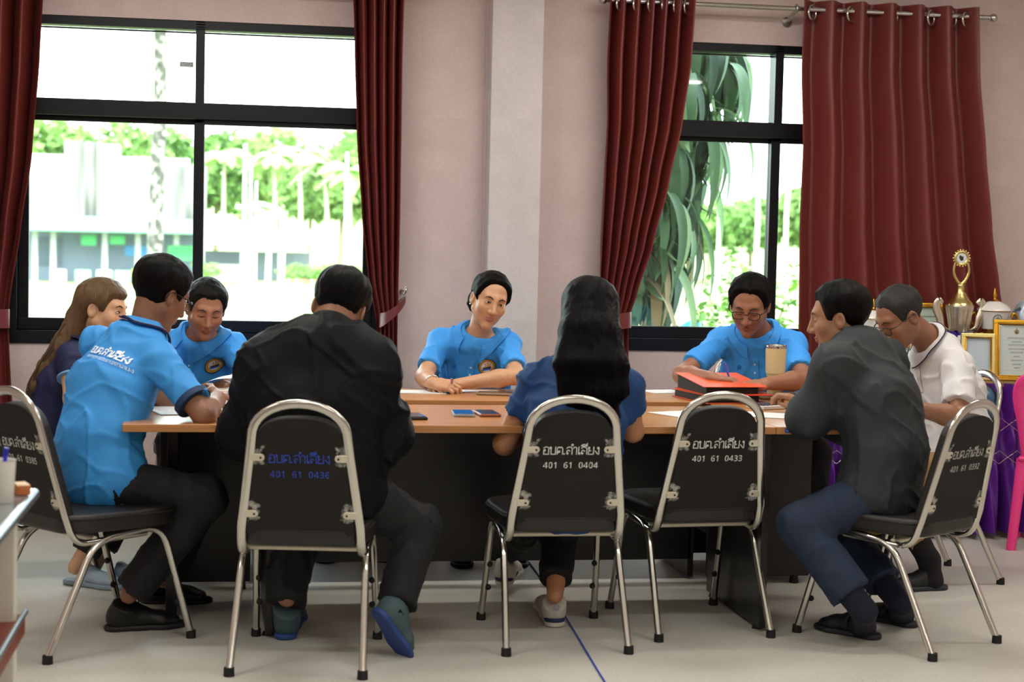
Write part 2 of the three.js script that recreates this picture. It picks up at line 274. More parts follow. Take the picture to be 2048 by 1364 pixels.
{ // maker's sticker on the upper pane of the first window
  const t = canvasTex(128, 64, (c, w, h) => { c.fillStyle = '#9aa0a0'; c.fillRect(0, 0, w, h); c.fillStyle = '#e8eeee'; for (let r = 0; r < 5; r++) for (let x = 6; x < 118; x += 9) if (rnd() > 0.3) c.fillRect(x, 8 + r * 11, 6, 5); });
  part('sticker', bx(0.066, 0.026, 0.0006, -0.146, 2.222, -0.0565), M(0xffffff, 0.5, { map: t }), win1);
}

// ---------- ceiling fluorescent fittings ----------
const tubeGlow = new THREE.MeshStandardMaterial({ color: 0xffffff, emissive: TUBE_COLOR, emissiveIntensity: 2.2 }), battenMat = M(0xeeeeea, 0.4);
const endMat = M(0xd8d8d4, 0.5);
for (const [x, z] of [[-0.2, 1.47], [2.1, 1.47], [-0.2, 2.52], [2.1, 2.52], [4.2, 2.0], [-2.2, 4.4], [0.4, 4.9], [3.0, 4.9], [-1.2, 7.6], [1.4, 7.6], [4.0, 7.6], [1.4, 10.2]]) {
  const g = thing('ceiling_light', 'white fluorescent batten with a bare glowing tube on the ceiling', 'ceiling light', V(x, CEIL, z), 0, 'fluorescent battens on the ceiling');
  part('batten', rbx(1.3, 0.045, 0.075, 0.008, 0, -0.0225, 0), battenMat, g);
  const t = new THREE.CylinderGeometry(0.014, 0.014, 1.2, 14); t.rotateZ(Math.PI / 2); t.translate(0, -0.075, 0);
  part('tube', t, tubeGlow, g);
  for (const s of [-1, 1]) part('lamp_holder', rbx(0.02, 0.06, 0.034, 0.005, s * 0.61, -0.07, 0), endMat, g);
  const l = new THREE.RectAreaLight(TUBE_COLOR, TUBE_POWER * (z > 4 ? 1.1 : z < 1.6 ? 0.75 : 0.95), 1.2, 0.12);
  l.position.set(x, CEIL - 0.095, z); l.lookAt(x, 0, z); scene.add(l);
}

// ---------- curtains ----------
const satinMap = canvasTex(512, 1024, (c, w, h) => {
  c.fillStyle = '#c8c8c8'; c.fillRect(0, 0, w, h);
  const leaf = (x, y, s, m) => { c.save(); c.translate(x, y); c.rotate(m * 0.12); c.scale(s, s); c.strokeStyle = '#9c9c9c'; c.lineWidth = 2.4; c.beginPath(); c.moveTo(0, 70); c.quadraticCurveTo(m * 8, 0, 0, -72); c.stroke(); for (let k = -6; k <= 7; k++) for (const q of [-1, 1]) { const L = 30 * Math.cos((k - 1) / 9); c.beginPath(); c.moveTo(0, k * 9); c.quadraticCurveTo(q * L * 0.7, k * 9 - 2, q * L, k * 9 - 20); c.stroke(); } c.restore(); };
  for (let r = 0; r < 6; r++) for (let q = 0; q < 3; q++) leaf(90 + q * 170 + (r % 2) * 60, 90 + r * 170, 0.95, (r + q) % 2 ? 1 : -1);
}, false);
const satinBump = dataTex(128, 128, (u, v, x, y) => 0.5 + 0.3 * noise(x * 0.9, y * 0.12, 4) + 0.2 * noise(x * 0.12, y * 0.9, 8), false, [6, 6]);
const satin = M(0x74302c, 0.5, { roughnessMap: satinMap, bumpMap: satinBump, bumpScale: 0.0005, sheen: 0.5, sheenRoughness: 0.3, sheenColor: new THREE.Color(0xb87078), side: THREE.DoubleSide });
satin.roughness = 0.5;
const steel = M(0xb9b7b2, 0.26, { metalness: 1 }), chrome = M(0xcfccc4, 0.2, { metalness: 1 });
// edges: list of [height, left X, right X, fold depth]; n folds; the fold drifts a little with height
function curtainSheet(edges, n, z, seed, sharp = 0.35, width = 1) {
  const lo = edges[edges.length - 1][0], hi = edges[0][0];
  const find = (y) => { let i = 0; while (i < edges.length - 2 && y < edges[i + 1][0]) i++; const A = edges[i], B = edges[i + 1], t = clamp((A[0] - y) / (A[0] - B[0]), 0, 1), s = t * t * (3 - 2 * t) * 0.35 + t * 0.65; return [1, 2, 3].map((k) => lerp(A[k], B[k], s)); };
  return sheet((u, v) => {
    const y = lerp(hi, lo, v), [l, r, amp] = find(y), ph = u * n * 2 * Math.PI + 0.8 * noise(u * 3 + seed, v * 2.4, seed) * Math.sin(Math.PI * u) + seed;
    const h2 = Math.sqrt(Math.sin(ph / 2) ** 2 + 0.035), w = (sharp > 0 ? 2 * h2 - 1.15 : 1 - 2 * h2) * (1 + 0.25 * noise(Math.floor(ph / 6.283) * 3.7, v * 1.5, seed)), soft = noise(u * 9 + seed, v * 3, 2) * 0.12;
    return V(lerp(l, r, u) + Math.sin(ph) * amp * 0.12, y, Math.max(0.02, z + amp * (w * 0.85 + soft)));
  }, Math.round(n * 26), 70, width, hi - lo);
}
function ring(p, r, t, axis) { const g = new THREE.TorusGeometry(r, t, 8, 24); if (axis === 'x') g.rotateY(Math.PI / 2); g.translate(p.x, p.y, p.z); return g; }
function tieBand(c, rx, rz, y0, y1, tilt) {      // a flat band wrapped round the gathered cloth
  return sheet((u, v) => { const a = u * 2 * Math.PI, w = 1 + 0.03 * Math.sin(a * 5); return V(c.x + Math.cos(a) * rx * w, lerp(y1, y0, v) + Math.cos(a) * tilt, c.z + Math.sin(a) * rz * w); }, 40, 4, 1, 0.1);
}
{
  const c = thing('curtain', 'dark red satin curtain tied back beside the blonde woman', 'curtain', V(0, 0, 0));
  part('cloth', curtainSheet([[2.62, -1.36, -0.80, 0.102], [2.2, -1.37, -0.818, 0.102], [1.75, -1.38, -0.85, 0.099], [1.4, -1.36, -0.90, 0.087], [1.05, -1.3, -0.953, 0.032], [0.98, -1.28, -0.96, 0.028], [0.88, -1.28, -0.955, 0.03], [0.12, -1.32, -0.91, 0.04]], 6, 0.135, 6.283, -1), satin, c);
  part('tieback', tieBand(V(-1.125, 0, 0.135), 0.17, 0.08, 0.93, 1.02, 0), satin, c);
}
{
  const c = thing('curtain', 'dark red satin curtain tied back to a wall hook beside the pilaster', 'curtain', V(0, 0, 0));
  part('cloth', curtainSheet([[2.66, 0.64, 0.895, 0.102], [2.3, 0.655, 0.89, 0.102], [1.9, 0.672, 0.892, 0.096], [1.5, 0.705, 0.893, 0.087], [1.2, 0.742, 0.893, 0.042], [1.0, 0.785, 0.893, 0.022], [0.93, 0.79, 0.893, 0.022], [0.7, 0.805, 0.895, 0.03], [0.12, 0.8, 0.905, 0.035]], 5, 0.135, 12.566, -1), satin, c);
  part('tieback', sheet((u, v) => { const a = Math.PI * (0.08 + u * 1.84), w = 0.038 * (1 - 0.55 * Math.abs(u * 2 - 1)); const k = Math.sin(a * 0.5); return V(0.935 - 0.135 * k * Math.pow(Math.sin(a / 2), 0.5), 1.115 - 0.125 * k + (v - 0.5) * -2 * w, 0.13 + 0.1 * Math.sin(a) * (u < 0.5 ? 1 : 1) * (u < 0.5 ? 1 : 1) * 1); }, 40, 6), satin, c);
  const h = thing('curtain_hook', 'small chrome curtain hook on the pink wall', 'hook', V(0, 0, 0));
  part('rose', lathe([[0, 0], [0.013, 0], [0.012, 0.004], [0.006, 0.006], [0.006, 0.03]], 20).rotateX(Math.PI / 2).translate(0.925, 1.13, 0), chrome, h);
  part('hook', tube([V(0.925, 1.13, 0.025), V(0.932, 1.12, 0.05), V(0.94, 1.135, 0.058), V(0.938, 1.155, 0.05)], 0.006, 0.006, { n: 8 }), chrome, h);
}
const rodY = 2.6, rodZ = 0.15;
{
  const c = thing('curtain', 'dark red satin curtain on chrome eyelets gathered beside the drooping plant', 'curtain', V(0, 0, 0));
  part('cloth', curtainSheet([[2.645, 1.91, 2.345, 0.12], [2.3, 1.9, 2.33, 0.125], [2.0, 1.91, 2.295, 0.110], [1.7, 1.905, 2.235, 0.102], [1.4, 1.9, 2.165, 0.087], [1.15, 1.9, 2.095, 0.042], [1.03, 1.905, 2.06, 0.022], [0.96, 1.905, 2.055, 0.022], [0.75, 1.89, 2.06, 0.03], [0.12, 1.87, 2.07, 0.035]], 6, rodZ, 18.85, -1), satin, c);
  part('tieback', tieBand(V(1.982, 0, rodZ), 0.086, 0.07, 0.965, 1.045, 0.01), satin, c);
  for (const x of [1.965, 2.05, 2.125, 2.195, 2.255, 2.31]) part('eyelet', new THREE.TorusGeometry(0.034, 0.0068, 8, 28).rotateY(0.95).translate(x, rodY - 0.018, rodZ + 0.01), chrome, c);
}
{
  const c = thing('curtain', 'dark red satin curtain with woven leaf pattern hanging open behind the trophies', 'curtain', V(0, 0, 0));
  part('cloth', curtainSheet([[2.645, 2.91, 3.845, 0.062], [2.3, 2.905, 3.86, 0.068], [1.9, 2.925, 3.905, 0.072], [1.5, 2.92, 3.955, 0.074], [1.2, 2.925, 4.01, 0.076], [0.9, 2.93, 4.085, 0.076], [0.14, 2.94, 4.12, 0.076]], 6, rodZ, 3.1416, 0.3, 1.1), satin, c);
  for (const x of [2.965, 3.17, 3.40, 3.60, 3.72, 3.79]) part('eyelet', new THREE.TorusGeometry(0.035, 0.007, 8, 28).rotateY(0.7).translate(x, rodY - 0.018, rodZ + 0.012), chrome, c);
}
{
  const r = thing('curtain_rod', 'brushed steel curtain rod with round end knobs above the plant window', 'curtain rod', V(0, 0, 0));
  part('rod', tube([V(1.9, rodY, rodZ), V(3.93, rodY, rodZ)], 0.0125, 0.0125, { n: 14, curve: false }), steel, r);
  for (const x of [1.885, 3.945]) part('finial', new THREE.SphereGeometry(0.022, 20, 14).translate(x, rodY, rodZ), chrome, r);
  for (const x of [2.885]) part('bracket', merge([tube([V(x, rodY - 0.045, 0.0), V(x, rodY - 0.04, 0.04), V(x, rodY - 0.01, rodZ - 0.015)], 0.012, 0.009, { n: 10 }), cyl(0.026, 0.026, 0.008, 0, 0, 0).rotateX(Math.PI / 2).translate(x, rodY - 0.05, 0.004), new THREE.TorusGeometry(0.018, 0.007, 8, 20).rotateY(Math.PI / 2).translate(x, rodY, rodZ)]), steel, r);
  const r2 = thing('curtain_rod', 'brushed steel curtain rod above the wide window by the building', 'curtain rod', V(0, 0, 0));
  part('rod', tube([V(-1.45, rodY, rodZ - 0.015), V(0.96, rodY, rodZ - 0.015)], 0.0125, 0.0125, { n: 14, curve: false }), steel, r2);
  for (const x of [-1.46, 0.97]) part('finial', new THREE.SphereGeometry(0.022, 20, 14).translate(x, rodY, rodZ - 0.015), chrome, r2);
}

// ---------- tables ----------
const woodMap = dataTex(512, 512, (u, v, x, y) => { const g = 0.5 + 0.5 * noise(x * 0.012 + 0.8 * noise(x * 0.01, y * 0.06, 3), y * 0.16, 5), f = noise(x * 0.05, y * 0.9, 8); const k = 0.86 + 0.1 * g + 0.05 * f; return [0.82 * k, 0.575 * k * (0.97 + 0.03 * g), 0.33 * k]; }, true, [1, 1.6]);
const woodMat = M(0xffffff, 0.33, { map: woodMap, clearcoat: 0.25, clearcoatRoughness: 0.25 });
const blackPanel = M(0x0b0b0c, 0.34, { bumpMap: wallBump, bumpScale: 0.0003 }), rubber = M(0x0c0c0c, 0.7);
const TY = 0.75;
function table(name, label, x0, x1, z0, z1, panels, feet) {
  const g = thing(name, label, 'table', V((x0 + x1) / 2, 0, (z0 + z1) / 2), 0), cx = (x0 + x1) / 2, cz = (z0 + z1) / 2;
  part('tabletop', metricUV(rbox2(x0 - cx, x1 - cx, TY - 0.027, TY, z0 - cz, z1 - cz, 0.003)), woodMat, g);
  for (const [n, a, b, c, d, e, f] of panels) part(n, rbox2(a - cx, b - cx, c, d, e - cz, f - cz, 0.003), blackPanel, g);
  for (const [x, z, h] of feet) part('foot', cyl(0.016, 0.02, h, x - cx, h / 2, z - cz, 14), rubber, g);
  return g;
}
const nearTable = table('meeting_table', 'long wooden topped meeting table with black side panels behind the chairs', 0.165, 2.0, 1.945, 2.7,
  [['side_panel', 0.19, 0.215, 0.012, TY - 0.027, 1.99, 2.66], ['side_panel', 1.965, 1.99, 0.012, TY - 0.027, 1.99, 2.68]], [[0.2, 2.05, 0.012], [0.2, 2.6, 0.012], [1.978, 2.05, 0.012], [1.978, 2.62, 0.012]]);
const farTable = table('meeting_table', 'wooden topped meeting table in front of the woman with the pen', 0.165, 2.0, 1.2, 1.745,
  [['modesty_panel', 0.2, 1.98, 0.085, TY - 0.027, 1.68, 1.7], ['side_panel', 0.175, 0.2, 0.01, TY - 0.027, 1.24, 1.7], ['side_panel', 1.965, 1.99, 0.01, TY - 0.027, 1.24, 1.7]], []);
table('meeting_table', 'wooden topped table in front of the smiling man with the notebook', -0.4, 0.163, 1.2, 1.84,
  [['end_panel', -0.2, 0.155, 0.03, TY - 0.027, 1.78, 1.8], ['end_panel', -0.2, 0.15, 0.03, TY - 0.027, 1.24, 1.26], ['modesty_panel', 0.13, 0.15, 0.2, TY - 0.027, 1.26, 1.78]], [[-0.15, 1.79, 0.03], [0.12, 1.79, 0.03]]);
table('meeting_table', 'wooden topped end table under the elbow of the man with thai print', -0.3, 0.163, 1.842, 2.7,
  [['rail', -0.24, 0.14, TY - 0.09, TY - 0.027, 1.9, 1.92], ['pedestal', -0.16, -0.12, 0.012, TY - 0.027, 1.9, 2.3]], []);
table('meeting_table', 'wooden topped table under the tumbler of the man in glasses', 2.002, 2.72, 1.2, 1.84,
  [['end_panel', 2.02, 2.46, 0.03, TY - 0.027, 1.78, 1.8], ['end_panel', 2.03, 2.66, 0.03, TY - 0.027, 1.24, 1.26], ['modesty_panel', 2.03, 2.05, 0.2, TY - 0.027, 1.26, 1.78]], [[2.08, 1.79, 0.03], [2.4, 1.79, 0.03]]);
const endTable = table('meeting_table', 'wooden topped end table with a blue sticker on its edge beside the grey jacket', 2.002, 2.32, 1.842, 2.7,
  [['rail', 2.03, 2.28, TY - 0.09, TY - 0.027, 1.9, 1.92], ['pedestal', 2.02, 2.045, 0.012, TY - 0.027, 1.9, 2.5]], []);
{
  const t = canvasTex(128, 32, (c, w, h) => { c.fillStyle = '#1d3fb0'; c.fillRect(0, 0, w, h); c.fillStyle = '#9fc0f2'; c.font = 'bold 15px sans-serif'; for (let i = 0; i < 7; i++) c.fillRect(12 + i * 9, 11, 6, 9); c.fillRect(12, 13, 60, 2); });
  part('sticker', bx(0.052, 0.016, 0.0008, 2.06 - 2.161, TY - 0.0135, 0.4295), M(0xffffff, 0.4, { map: t }), endTable);
}

// ---------- banquet chairs ----------
function filleted(pts, r) {        // a polyline with rounded corners
  const out = [pts[0].clone()];
  for (let i = 1; i < pts.length - 1; i++) {
    const a = pts[i - 1].clone().sub(pts[i]), b = pts[i + 1].clone().sub(pts[i]), k = Math.min(Array.isArray(r) ? r[i] : r, a.length() * 0.49, b.length() * 0.49), A = pts[i].clone().addScaledVector(a.normalize(), k), B = pts[i].clone().addScaledVector(b.normalize(), k);
    for (let t = 0; t <= 7; t++) { const s = t / 7; out.push(A.clone().multiplyScalar((1 - s) ** 2).addScaledVector(pts[i], 2 * s * (1 - s)).addScaledVector(B, s * s)); }
  }
  out.push(pts[pts.length - 1].clone()); return out;
}
const vinylBump = dataTex(256, 256, (u, v, x, y) => 0.5 + 0.3 * noise(x * 0.5, y * 0.5, 2) + 0.2 * noise(x * 0.17, y * 0.17, 6), false, [8, 8]);
const vinyl = M(0x1a1715, 0.42, { bumpMap: vinylBump, bumpScale: 0.0006 }), boardMat = M(0x1f1c1a, 0.66, { specularIntensity: 0.5 }), blueVinyl = M(0x27506f, 0.4, { bumpMap: vinylBump, bumpScale: 0.0006 });
const creamMetal = M(0xcfc8b4, 0.35, { metalness: 0.35 }), wornMat = M(0x8d8d88, 0.6);
const LEAN = 0.24, backZ = (h) => -0.205 - (h - 0.45) * LEAN;
const hoopHalf = (h) => lerp(0.192, 0.152, clamp((h - 0.45) / 0.3, 0, 1));
const chairGeo = (() => {
  const G = {}, hoop = [V(-0.19, 0.382, 0.1), V(-0.192, 0.37, -0.06)];
  const L = [V(-0.192, 0.385, 0.1), V(-0.193, 0.372, -0.175), V(-0.19, 0.47, backZ(0.47) - 0.002)];
  hoop.length = 0; hoop.push(...filleted(L, 0.11).slice(0, -1));
  for (let i = 0; i <= 6; i++) { const h = lerp(0.47, 0.755, i / 6); hoop.push(V(-hoopHalf(h), h, backZ(h))); }
  for (let i = 1; i < 16; i++) { const a = Math.PI * (1 - i / 16), h = 0.755 + 0.118 * Math.sin(a) ** 0.86; hoop.push(V(Math.cos(a) * 0.151, h, backZ(h))); }
  const right = hoop.slice(0, hoop.length - 15).reverse().map((p) => V(-p.x, p.y, p.z)); hoop.push(...right);
  G.hoop = tube(hoop, 0.0165, 0.0105, { n: 14, ref: null, curve: false });
  // section kept flat to the back: rebuild with a fixed reference
  G.hoop = (() => { const pos = [], nor = [], idx = [], n = 14, m = hoop.length, bn = V(0, LEAN, 1).normalize();
    for (let i = 0; i < m; i++) { const t = hoop[Math.min(i + 1, m - 1)].clone().sub(hoop[Math.max(i - 1, 0)]).normalize(); let b = Math.abs(t.x) < 0.05 && hoop[i].y < 0.47 ? V(1, 0, 0).cross(t).normalize() : bn.clone(); b.addScaledVector(t, -b.dot(t)).normalize(); if (b.z < 0 && b.y < 0.3) b.negate(); const a = t.clone().cross(b); for (let j = 0; j <= n; j++) { const c = Math.cos(j / n * 6.28319), s = Math.sin(j / n * 6.28319), q = 0.0158, w = 0.0105; pos.push(hoop[i].x + a.x * c * q + b.x * s * w, hoop[i].y + a.y * c * q + b.y * s * w, hoop[i].z + a.z * c * q + b.z * s * w); } }
    for (let i = 0; i < m - 1; i++) for (let j = 0; j < n; j++) { const q = i * (n + 1) + j; idx.push(q, q + n + 1, q + 1, q + 1, q + n + 1, q + n + 2); }
    const g = new THREE.BufferGeometry(); g.setAttribute('position', new THREE.Float32BufferAttribute(pos, 3)); g.setIndex(idx); g.computeVertexNormals(); return g; })();
  const side = (s) => filleted([V(s * 0.212, 0.012, -0.285), V(s * 0.2, 0.375, -0.105), V(s * 0.197, 0.408, 0.165), V(s * 0.212, 0.012, 0.28)], [0, 0.07, 0.085, 0]);
  G.leg = [-1, 1].map((s) => tube(side(s), 0.0125, 0.0125, { n: 12, curve: false, ref: V(1, 0, 0) }));
  G.foot = cyl(0.0165, 0.0175, 0.028, 0, 0.014, 0, 14);
  G.bumper = new THREE.SphereGeometry(0.011, 10, 8);
  G.bar = [tube([V(-0.195, 0.398, 0.1), V(0.195, 0.398, 0.1)], 0.01, 0.01, { curve: false }), tube([V(-0.195, 0.384, -0.1), V(0.195, 0.384, -0.1)], 0.01, 0.01, { curve: false })];
  const seat = new THREE.Shape(), zr = 0.2, zf = -0.245;      // drawn with y = -z
  seat.moveTo(-0.12, -zr); seat.lineTo(0.12, -zr); seat.bezierCurveTo(0.175, -zr, 0.196, -0.15, 0.2, -0.09); seat.lineTo(0.212, 0.1); seat.bezierCurveTo(0.215, 0.19, 0.18, -zf, 0.1, -zf); seat.lineTo(-0.1, -zf); seat.bezierCurveTo(-0.18, -zf, -0.215, 0.19, -0.212, 0.1); seat.lineTo(-0.2, -0.09); seat.bezierCurveTo(-0.196, -0.15, -0.175, -zr, -0.12, -zr);
  const sg = new THREE.ExtrudeGeometry(seat, { depth: 0.03, bevelEnabled: true, bevelThickness: 0.016, bevelSize: 0.012, bevelSegments: 4, curveSegments: 10 }); sg.rotateX(Math.PI / 2).scale(1, 1, 1).translate(0, 0.452, 0);
  // crown the top a little
  { const p = sg.attributes.position; for (let i = 0; i < p.count; i++) if (p.getY(i) > 0.45) p.setY(i, p.getY(i) + 0.014 * Math.max(0, 1 - (p.getX(i) / 0.22) ** 2 - ((p.getZ(i) - 0.02) / 0.24) ** 2)); }
  sg.computeVertexNormals(); G.seat = sg;
  G.piping = tube(seat.getPoints(8).map((p) => V(p.x * 1.057, 0.4535, p.y * 1.05)), 0.0035, 0.0035, { n: 6, curve: false });
  const back = (top, w, s0) => { const s = new THREE.Shape(); s.moveTo(-0.172 * w, s0); s.lineTo(0.172 * w, s0); s.lineTo(0.139 * w, 0.3); s.bezierCurveTo(0.134 * w, top - 0.012, 0.07, top, 0, top); s.bezierCurveTo(-0.07, top, -0.134 * w, top - 0.012, -0.139 * w, 0.3); s.closePath(); return s; };
  const place = (g) => g.rotateX(-Math.atan(LEAN)).translate(0, 0.445, backZ(0.445));
  G.board = place(new THREE.ExtrudeGeometry(back(0.392, 1, 0), { depth: 0.008, bevelEnabled: true, bevelThickness: 0.002, bevelSize: 0.002, bevelSegments: 1, curveSegments: 10 }).translate(0, 0, -0.002));
  G.cushion = place(new THREE.ExtrudeGeometry(back(0.385, 0.98, 0.006), { depth: 0.018, bevelEnabled: true, bevelThickness: 0.012, bevelSize: 0.006, bevelSegments: 4, curveSegments: 10 }).translate(0, 0, 0.014));
  G.tab = []; G.screw = [];
  for (const s of [-1, 1]) for (const q of [0.07, 0.262]) {
    const sh = new THREE.Shape(), w = hoopHalf(0.445 + q * 0.97); sh.moveTo(0, -0.011); for (let t = -6; t <= 6; t++) sh.lineTo(-s * (0.028 + 0.011 * Math.cos(t / 6 * Math.PI / 2)), 0.011 * Math.sin(t / 6 * Math.PI / 2)); sh.lineTo(0, 0.011); sh.closePath();
    G.tab.push(place(new THREE.ExtrudeGeometry(sh, { depth: 0.003, bevelEnabled: true, bevelThickness: 0.001, bevelSize: 0.001, bevelSegments: 1, curveSegments: 6 }).translate(s * (w - 0.008), q, -0.009)));
    G.screw.push(place(cyl(0.0035, 0.0035, 0.004, 0, 0, 0, 10).rotateX(Math.PI / 2).translate(s * (w - 0.036), q, -0.0105)));
  }
  G.stencil = place(new THREE.PlaneGeometry(0.24, 0.12).rotateY(Math.PI).translate(0, 0.235, -0.0052));
  G.worn = place(new THREE.PlaneGeometry(0.34, 0.39).rotateY(Math.PI).translate(0, 0.2, -0.0047));
  return G;
})();
const wornTex = canvasTex(256, 288, (c, w, h) => { c.clearRect(0, 0, w, h); for (const [x, y] of [[28, 92], [228, 92], [14, 232], [242, 232]]) for (let i = 0; i < 46; i++) { c.fillStyle = 'rgba(175,174,166,' + rr(0.1, 0.5).toFixed(2) + ')'; c.beginPath(); c.ellipse(x + rr(-13, 13), y + rr(-20, 24), rr(1, 6), rr(2, 9), rr(0, 3), 0, 7); c.fill(); } });
const wornPrint = M(0xffffff, 0.7, { map: wornTex, transparent: true });
function chair(label, x, z, heading, number, ink, { vin = vinyl, tilt = 0, group } = {}) {
  const g = thing('banquet_chair', label, 'chair', V(x, 0, z), heading * RAD, group), G = chairGeo;
  const hoop = part('back_hoop', G.hoop, ink ? chrome : chrome, g);
  for (let k = 0; k < 2; k++) {
    const leg = part('leg_frame', G.leg[k], chrome, g), s = k ? 1 : -1;
    for (const z of [-0.285, 0.28]) { const f = part('rubber_foot', G.foot, rubber, leg); f.position.set(s * 0.212, 0, z); }
    for (const [y, zz] of [[0.22, 0.221], [0.13, 0.247]]) { const b = part('bumper', G.bumper, rubber, leg); b.position.set(s * 0.195, y, zz - 0.012); }
    part('seat_bar', G.bar[k], creamMetal, g);
  }
  const seat = part('seat', G.seat, vin, g); part('piping', G.piping, vin, seat);
  const back = part('backrest', G.board, boardMat, g); part('back_cushion', G.cushion, vin, back);
  for (let k = 0; k < 4; k++) { part('bracket', G.tab[k], creamMetal, hoop); part('screw', G.screw[k], rubber, hoop); }
  if (number) {
    part('worn_paint', G.worn, wornPrint, back);
    const t = canvasTex(480, 240, (c, w, h) => {
      c.clearRect(0, 0, w, h); const s = 52, word = 'อบต.ลำเลียง';
      thai(c, word, w / 2 - thaiWidth(word) * s / 2, 100, s, 7, ink);
      c.fillStyle = ink; c.font = 'bold 58px monospace'; c.textAlign = 'center'; c.fillText(number, w / 2, 200, 430);
      c.globalCompositeOperation = 'destination-out'; for (let i = 0; i < 260; i++) { c.fillStyle = 'rgba(0,0,0,' + rr(0.2, 0.8).toFixed(2) + ')'; c.fillRect(rnd() * w, rnd() * h, rr(1, 7), rr(1, 5)); }
      c.fillStyle = 'rgba(0,0,0,1)'; for (let i = 0; i < 14; i++) c.fillRect(60 + i * 28, 150, 2.5, 60);
    });
    part('stencil_print', G.stencil, M(0xffffff, 0.6, { map: t, transparent: true }), back);
  }
  return g;
}
chair('black vinyl banquet chair under the man with thai print on his back', -0.415, 2.63, 127, '401 61 0385', '#c9c9c4');
chair('black vinyl banquet chair with blue stencilled number under the man in black', 0.32, 2.93, 170, '401 61 0436', '#2743a8');
chair('black vinyl banquet chair stencilled 401 61 0404 under the long haired woman', 1.198, 2.69, 180, '401 61 0404', '#d6d6d0');
chair('empty black vinyl banquet chair stencilled 401 61 0433', 1.745, 2.505, 185, '401 61 0433', '#d6d6d0');
chair('black vinyl banquet chair with worn silvery edges under the man in jeans', 2.44, 2.8, 215, '401 61 0392', '#b9b9b4');
chair('blue vinyl banquet chair under the man in the white polo shirt', 2.97, 1.7, 277, '', '', { vin: blueVinyl });
chair('blue vinyl banquet chair under the blonde woman', -0.74, 1.46, 97, '', '', { vin: blueVinyl });
for (const [x, z, h, l] of [[-0.04, 0.62, 2, 'banquet chair under the man with the open notebook'], [0.6, 0.72, 3, 'banquet chair under the man hidden behind the black jacket'], [1.19, 0.8, 0, 'banquet chair under the woman with the pen'], [2.5, 0.95, -5, 'banquet chair under the man in glasses with the tumbler']]) chair('black vinyl ' + l, x, z, h, '', '');

// ---------- people: bodies, heads, hands and clothes from joined distance fields ----------
const hairBump = dataTex(512, 64, (u, v, x, y) => 0.5 + 0.35 * noise(x * 0.9, y * 0.05, 3) + 0.25 * noise(x * 0.35, y * 0.03, 8), false, [2, 1]);
const clothBump = dataTex(128, 128, (u, v, x, y) => 0.5 + 0.25 * Math.sin(x * 1.57) * Math.sin(y * 1.57) + 0.2 * noise(x * 0.4, y * 0.4, 3), false, [60, 60]);
const darkHair = M(0x050404, 0.5, { specularIntensity: 0.28, bumpMap: hairBump, bumpScale: 0.0016 }), greyHair = M(0x141413, 0.55, { specularIntensity: 0.4, bumpMap: hairBump, bumpScale: 0.0016 }), blackGloss = M(0x030203, 0.44, { specularIntensity: 0.2, bumpMap: hairBump, bumpScale: 0.003 });
const faceDark = M(0x140e0b, 0.6), eyeWhite = M(0xd9d2ca, 0.25), irisMat = M(0x1b0f0a, 0.15), lensFrame = M(0x101012, 0.25), lensGlass = M(0xf2f6f8, 0.02, { transmission: 1, thickness: 0, ior: 1.5, side: THREE.DoubleSide });
const headingVec = (h) => V(Math.sin(h * RAD), 0, Math.cos(h * RAD)), leftVec = (h) => V(Math.cos(h * RAD), 0, -Math.sin(h * RAD));

function headFrame({ c, h, p = 0, r = 0, s = 1 }) {
  const f0 = headingVec(h), l0 = leftVec(h), u0 = V(0, 1, 0), P = p * RAD, R = r * RAD;
  const f = f0.clone().multiplyScalar(Math.cos(P)).addScaledVector(u0, -Math.sin(P)), u1 = u0.clone().multiplyScalar(Math.cos(P)).addScaledVector(f0, Math.sin(P));
  const u = u1.clone().multiplyScalar(Math.cos(R)).addScaledVector(l0, Math.sin(R)), l = l0.clone().multiplyScalar(Math.cos(R)).addScaledVector(u1, -Math.sin(R));
  const world = (x, y, z) => c.clone().addScaledVector(l, x * s).addScaledVector(u, y * s).addScaledVector(f, z * s);
  const local = (x, y, z, o) => { const a = x - c.x, b = y - c.y, d = z - c.z; o[0] = (a * l.x + b * l.y + d * l.z) / s; o[1] = (a * u.x + b * u.y + d * u.z) / s; o[2] = (a * f.x + b * f.y + d * f.z) / s; };
  return { c, f, u, l, s, world, local };
}
const skullSDF = (x, y, z) => smin(ell(x, y, z, 0, 0.04, -0.014, 0.0755, 0.083, 0.095), ell(x, y, z, 0, -0.026, 0.02, 0.0635, 0.083, 0.07), 0.035);
const seg = (x, y, z, a, b, ra, rb) => { const dx = b[0] - a[0], dy = b[1] - a[1], dz = b[2] - a[2], t = clamp(((x - a[0]) * dx + (y - a[1]) * dy + (z - a[2]) * dz) / (dx * dx + dy * dy + dz * dz), 0, 1); return Math.hypot(x - a[0] - dx * t, y - a[1] - dy * t, z - a[2] - dz * t) - lerp(ra, rb, t); };
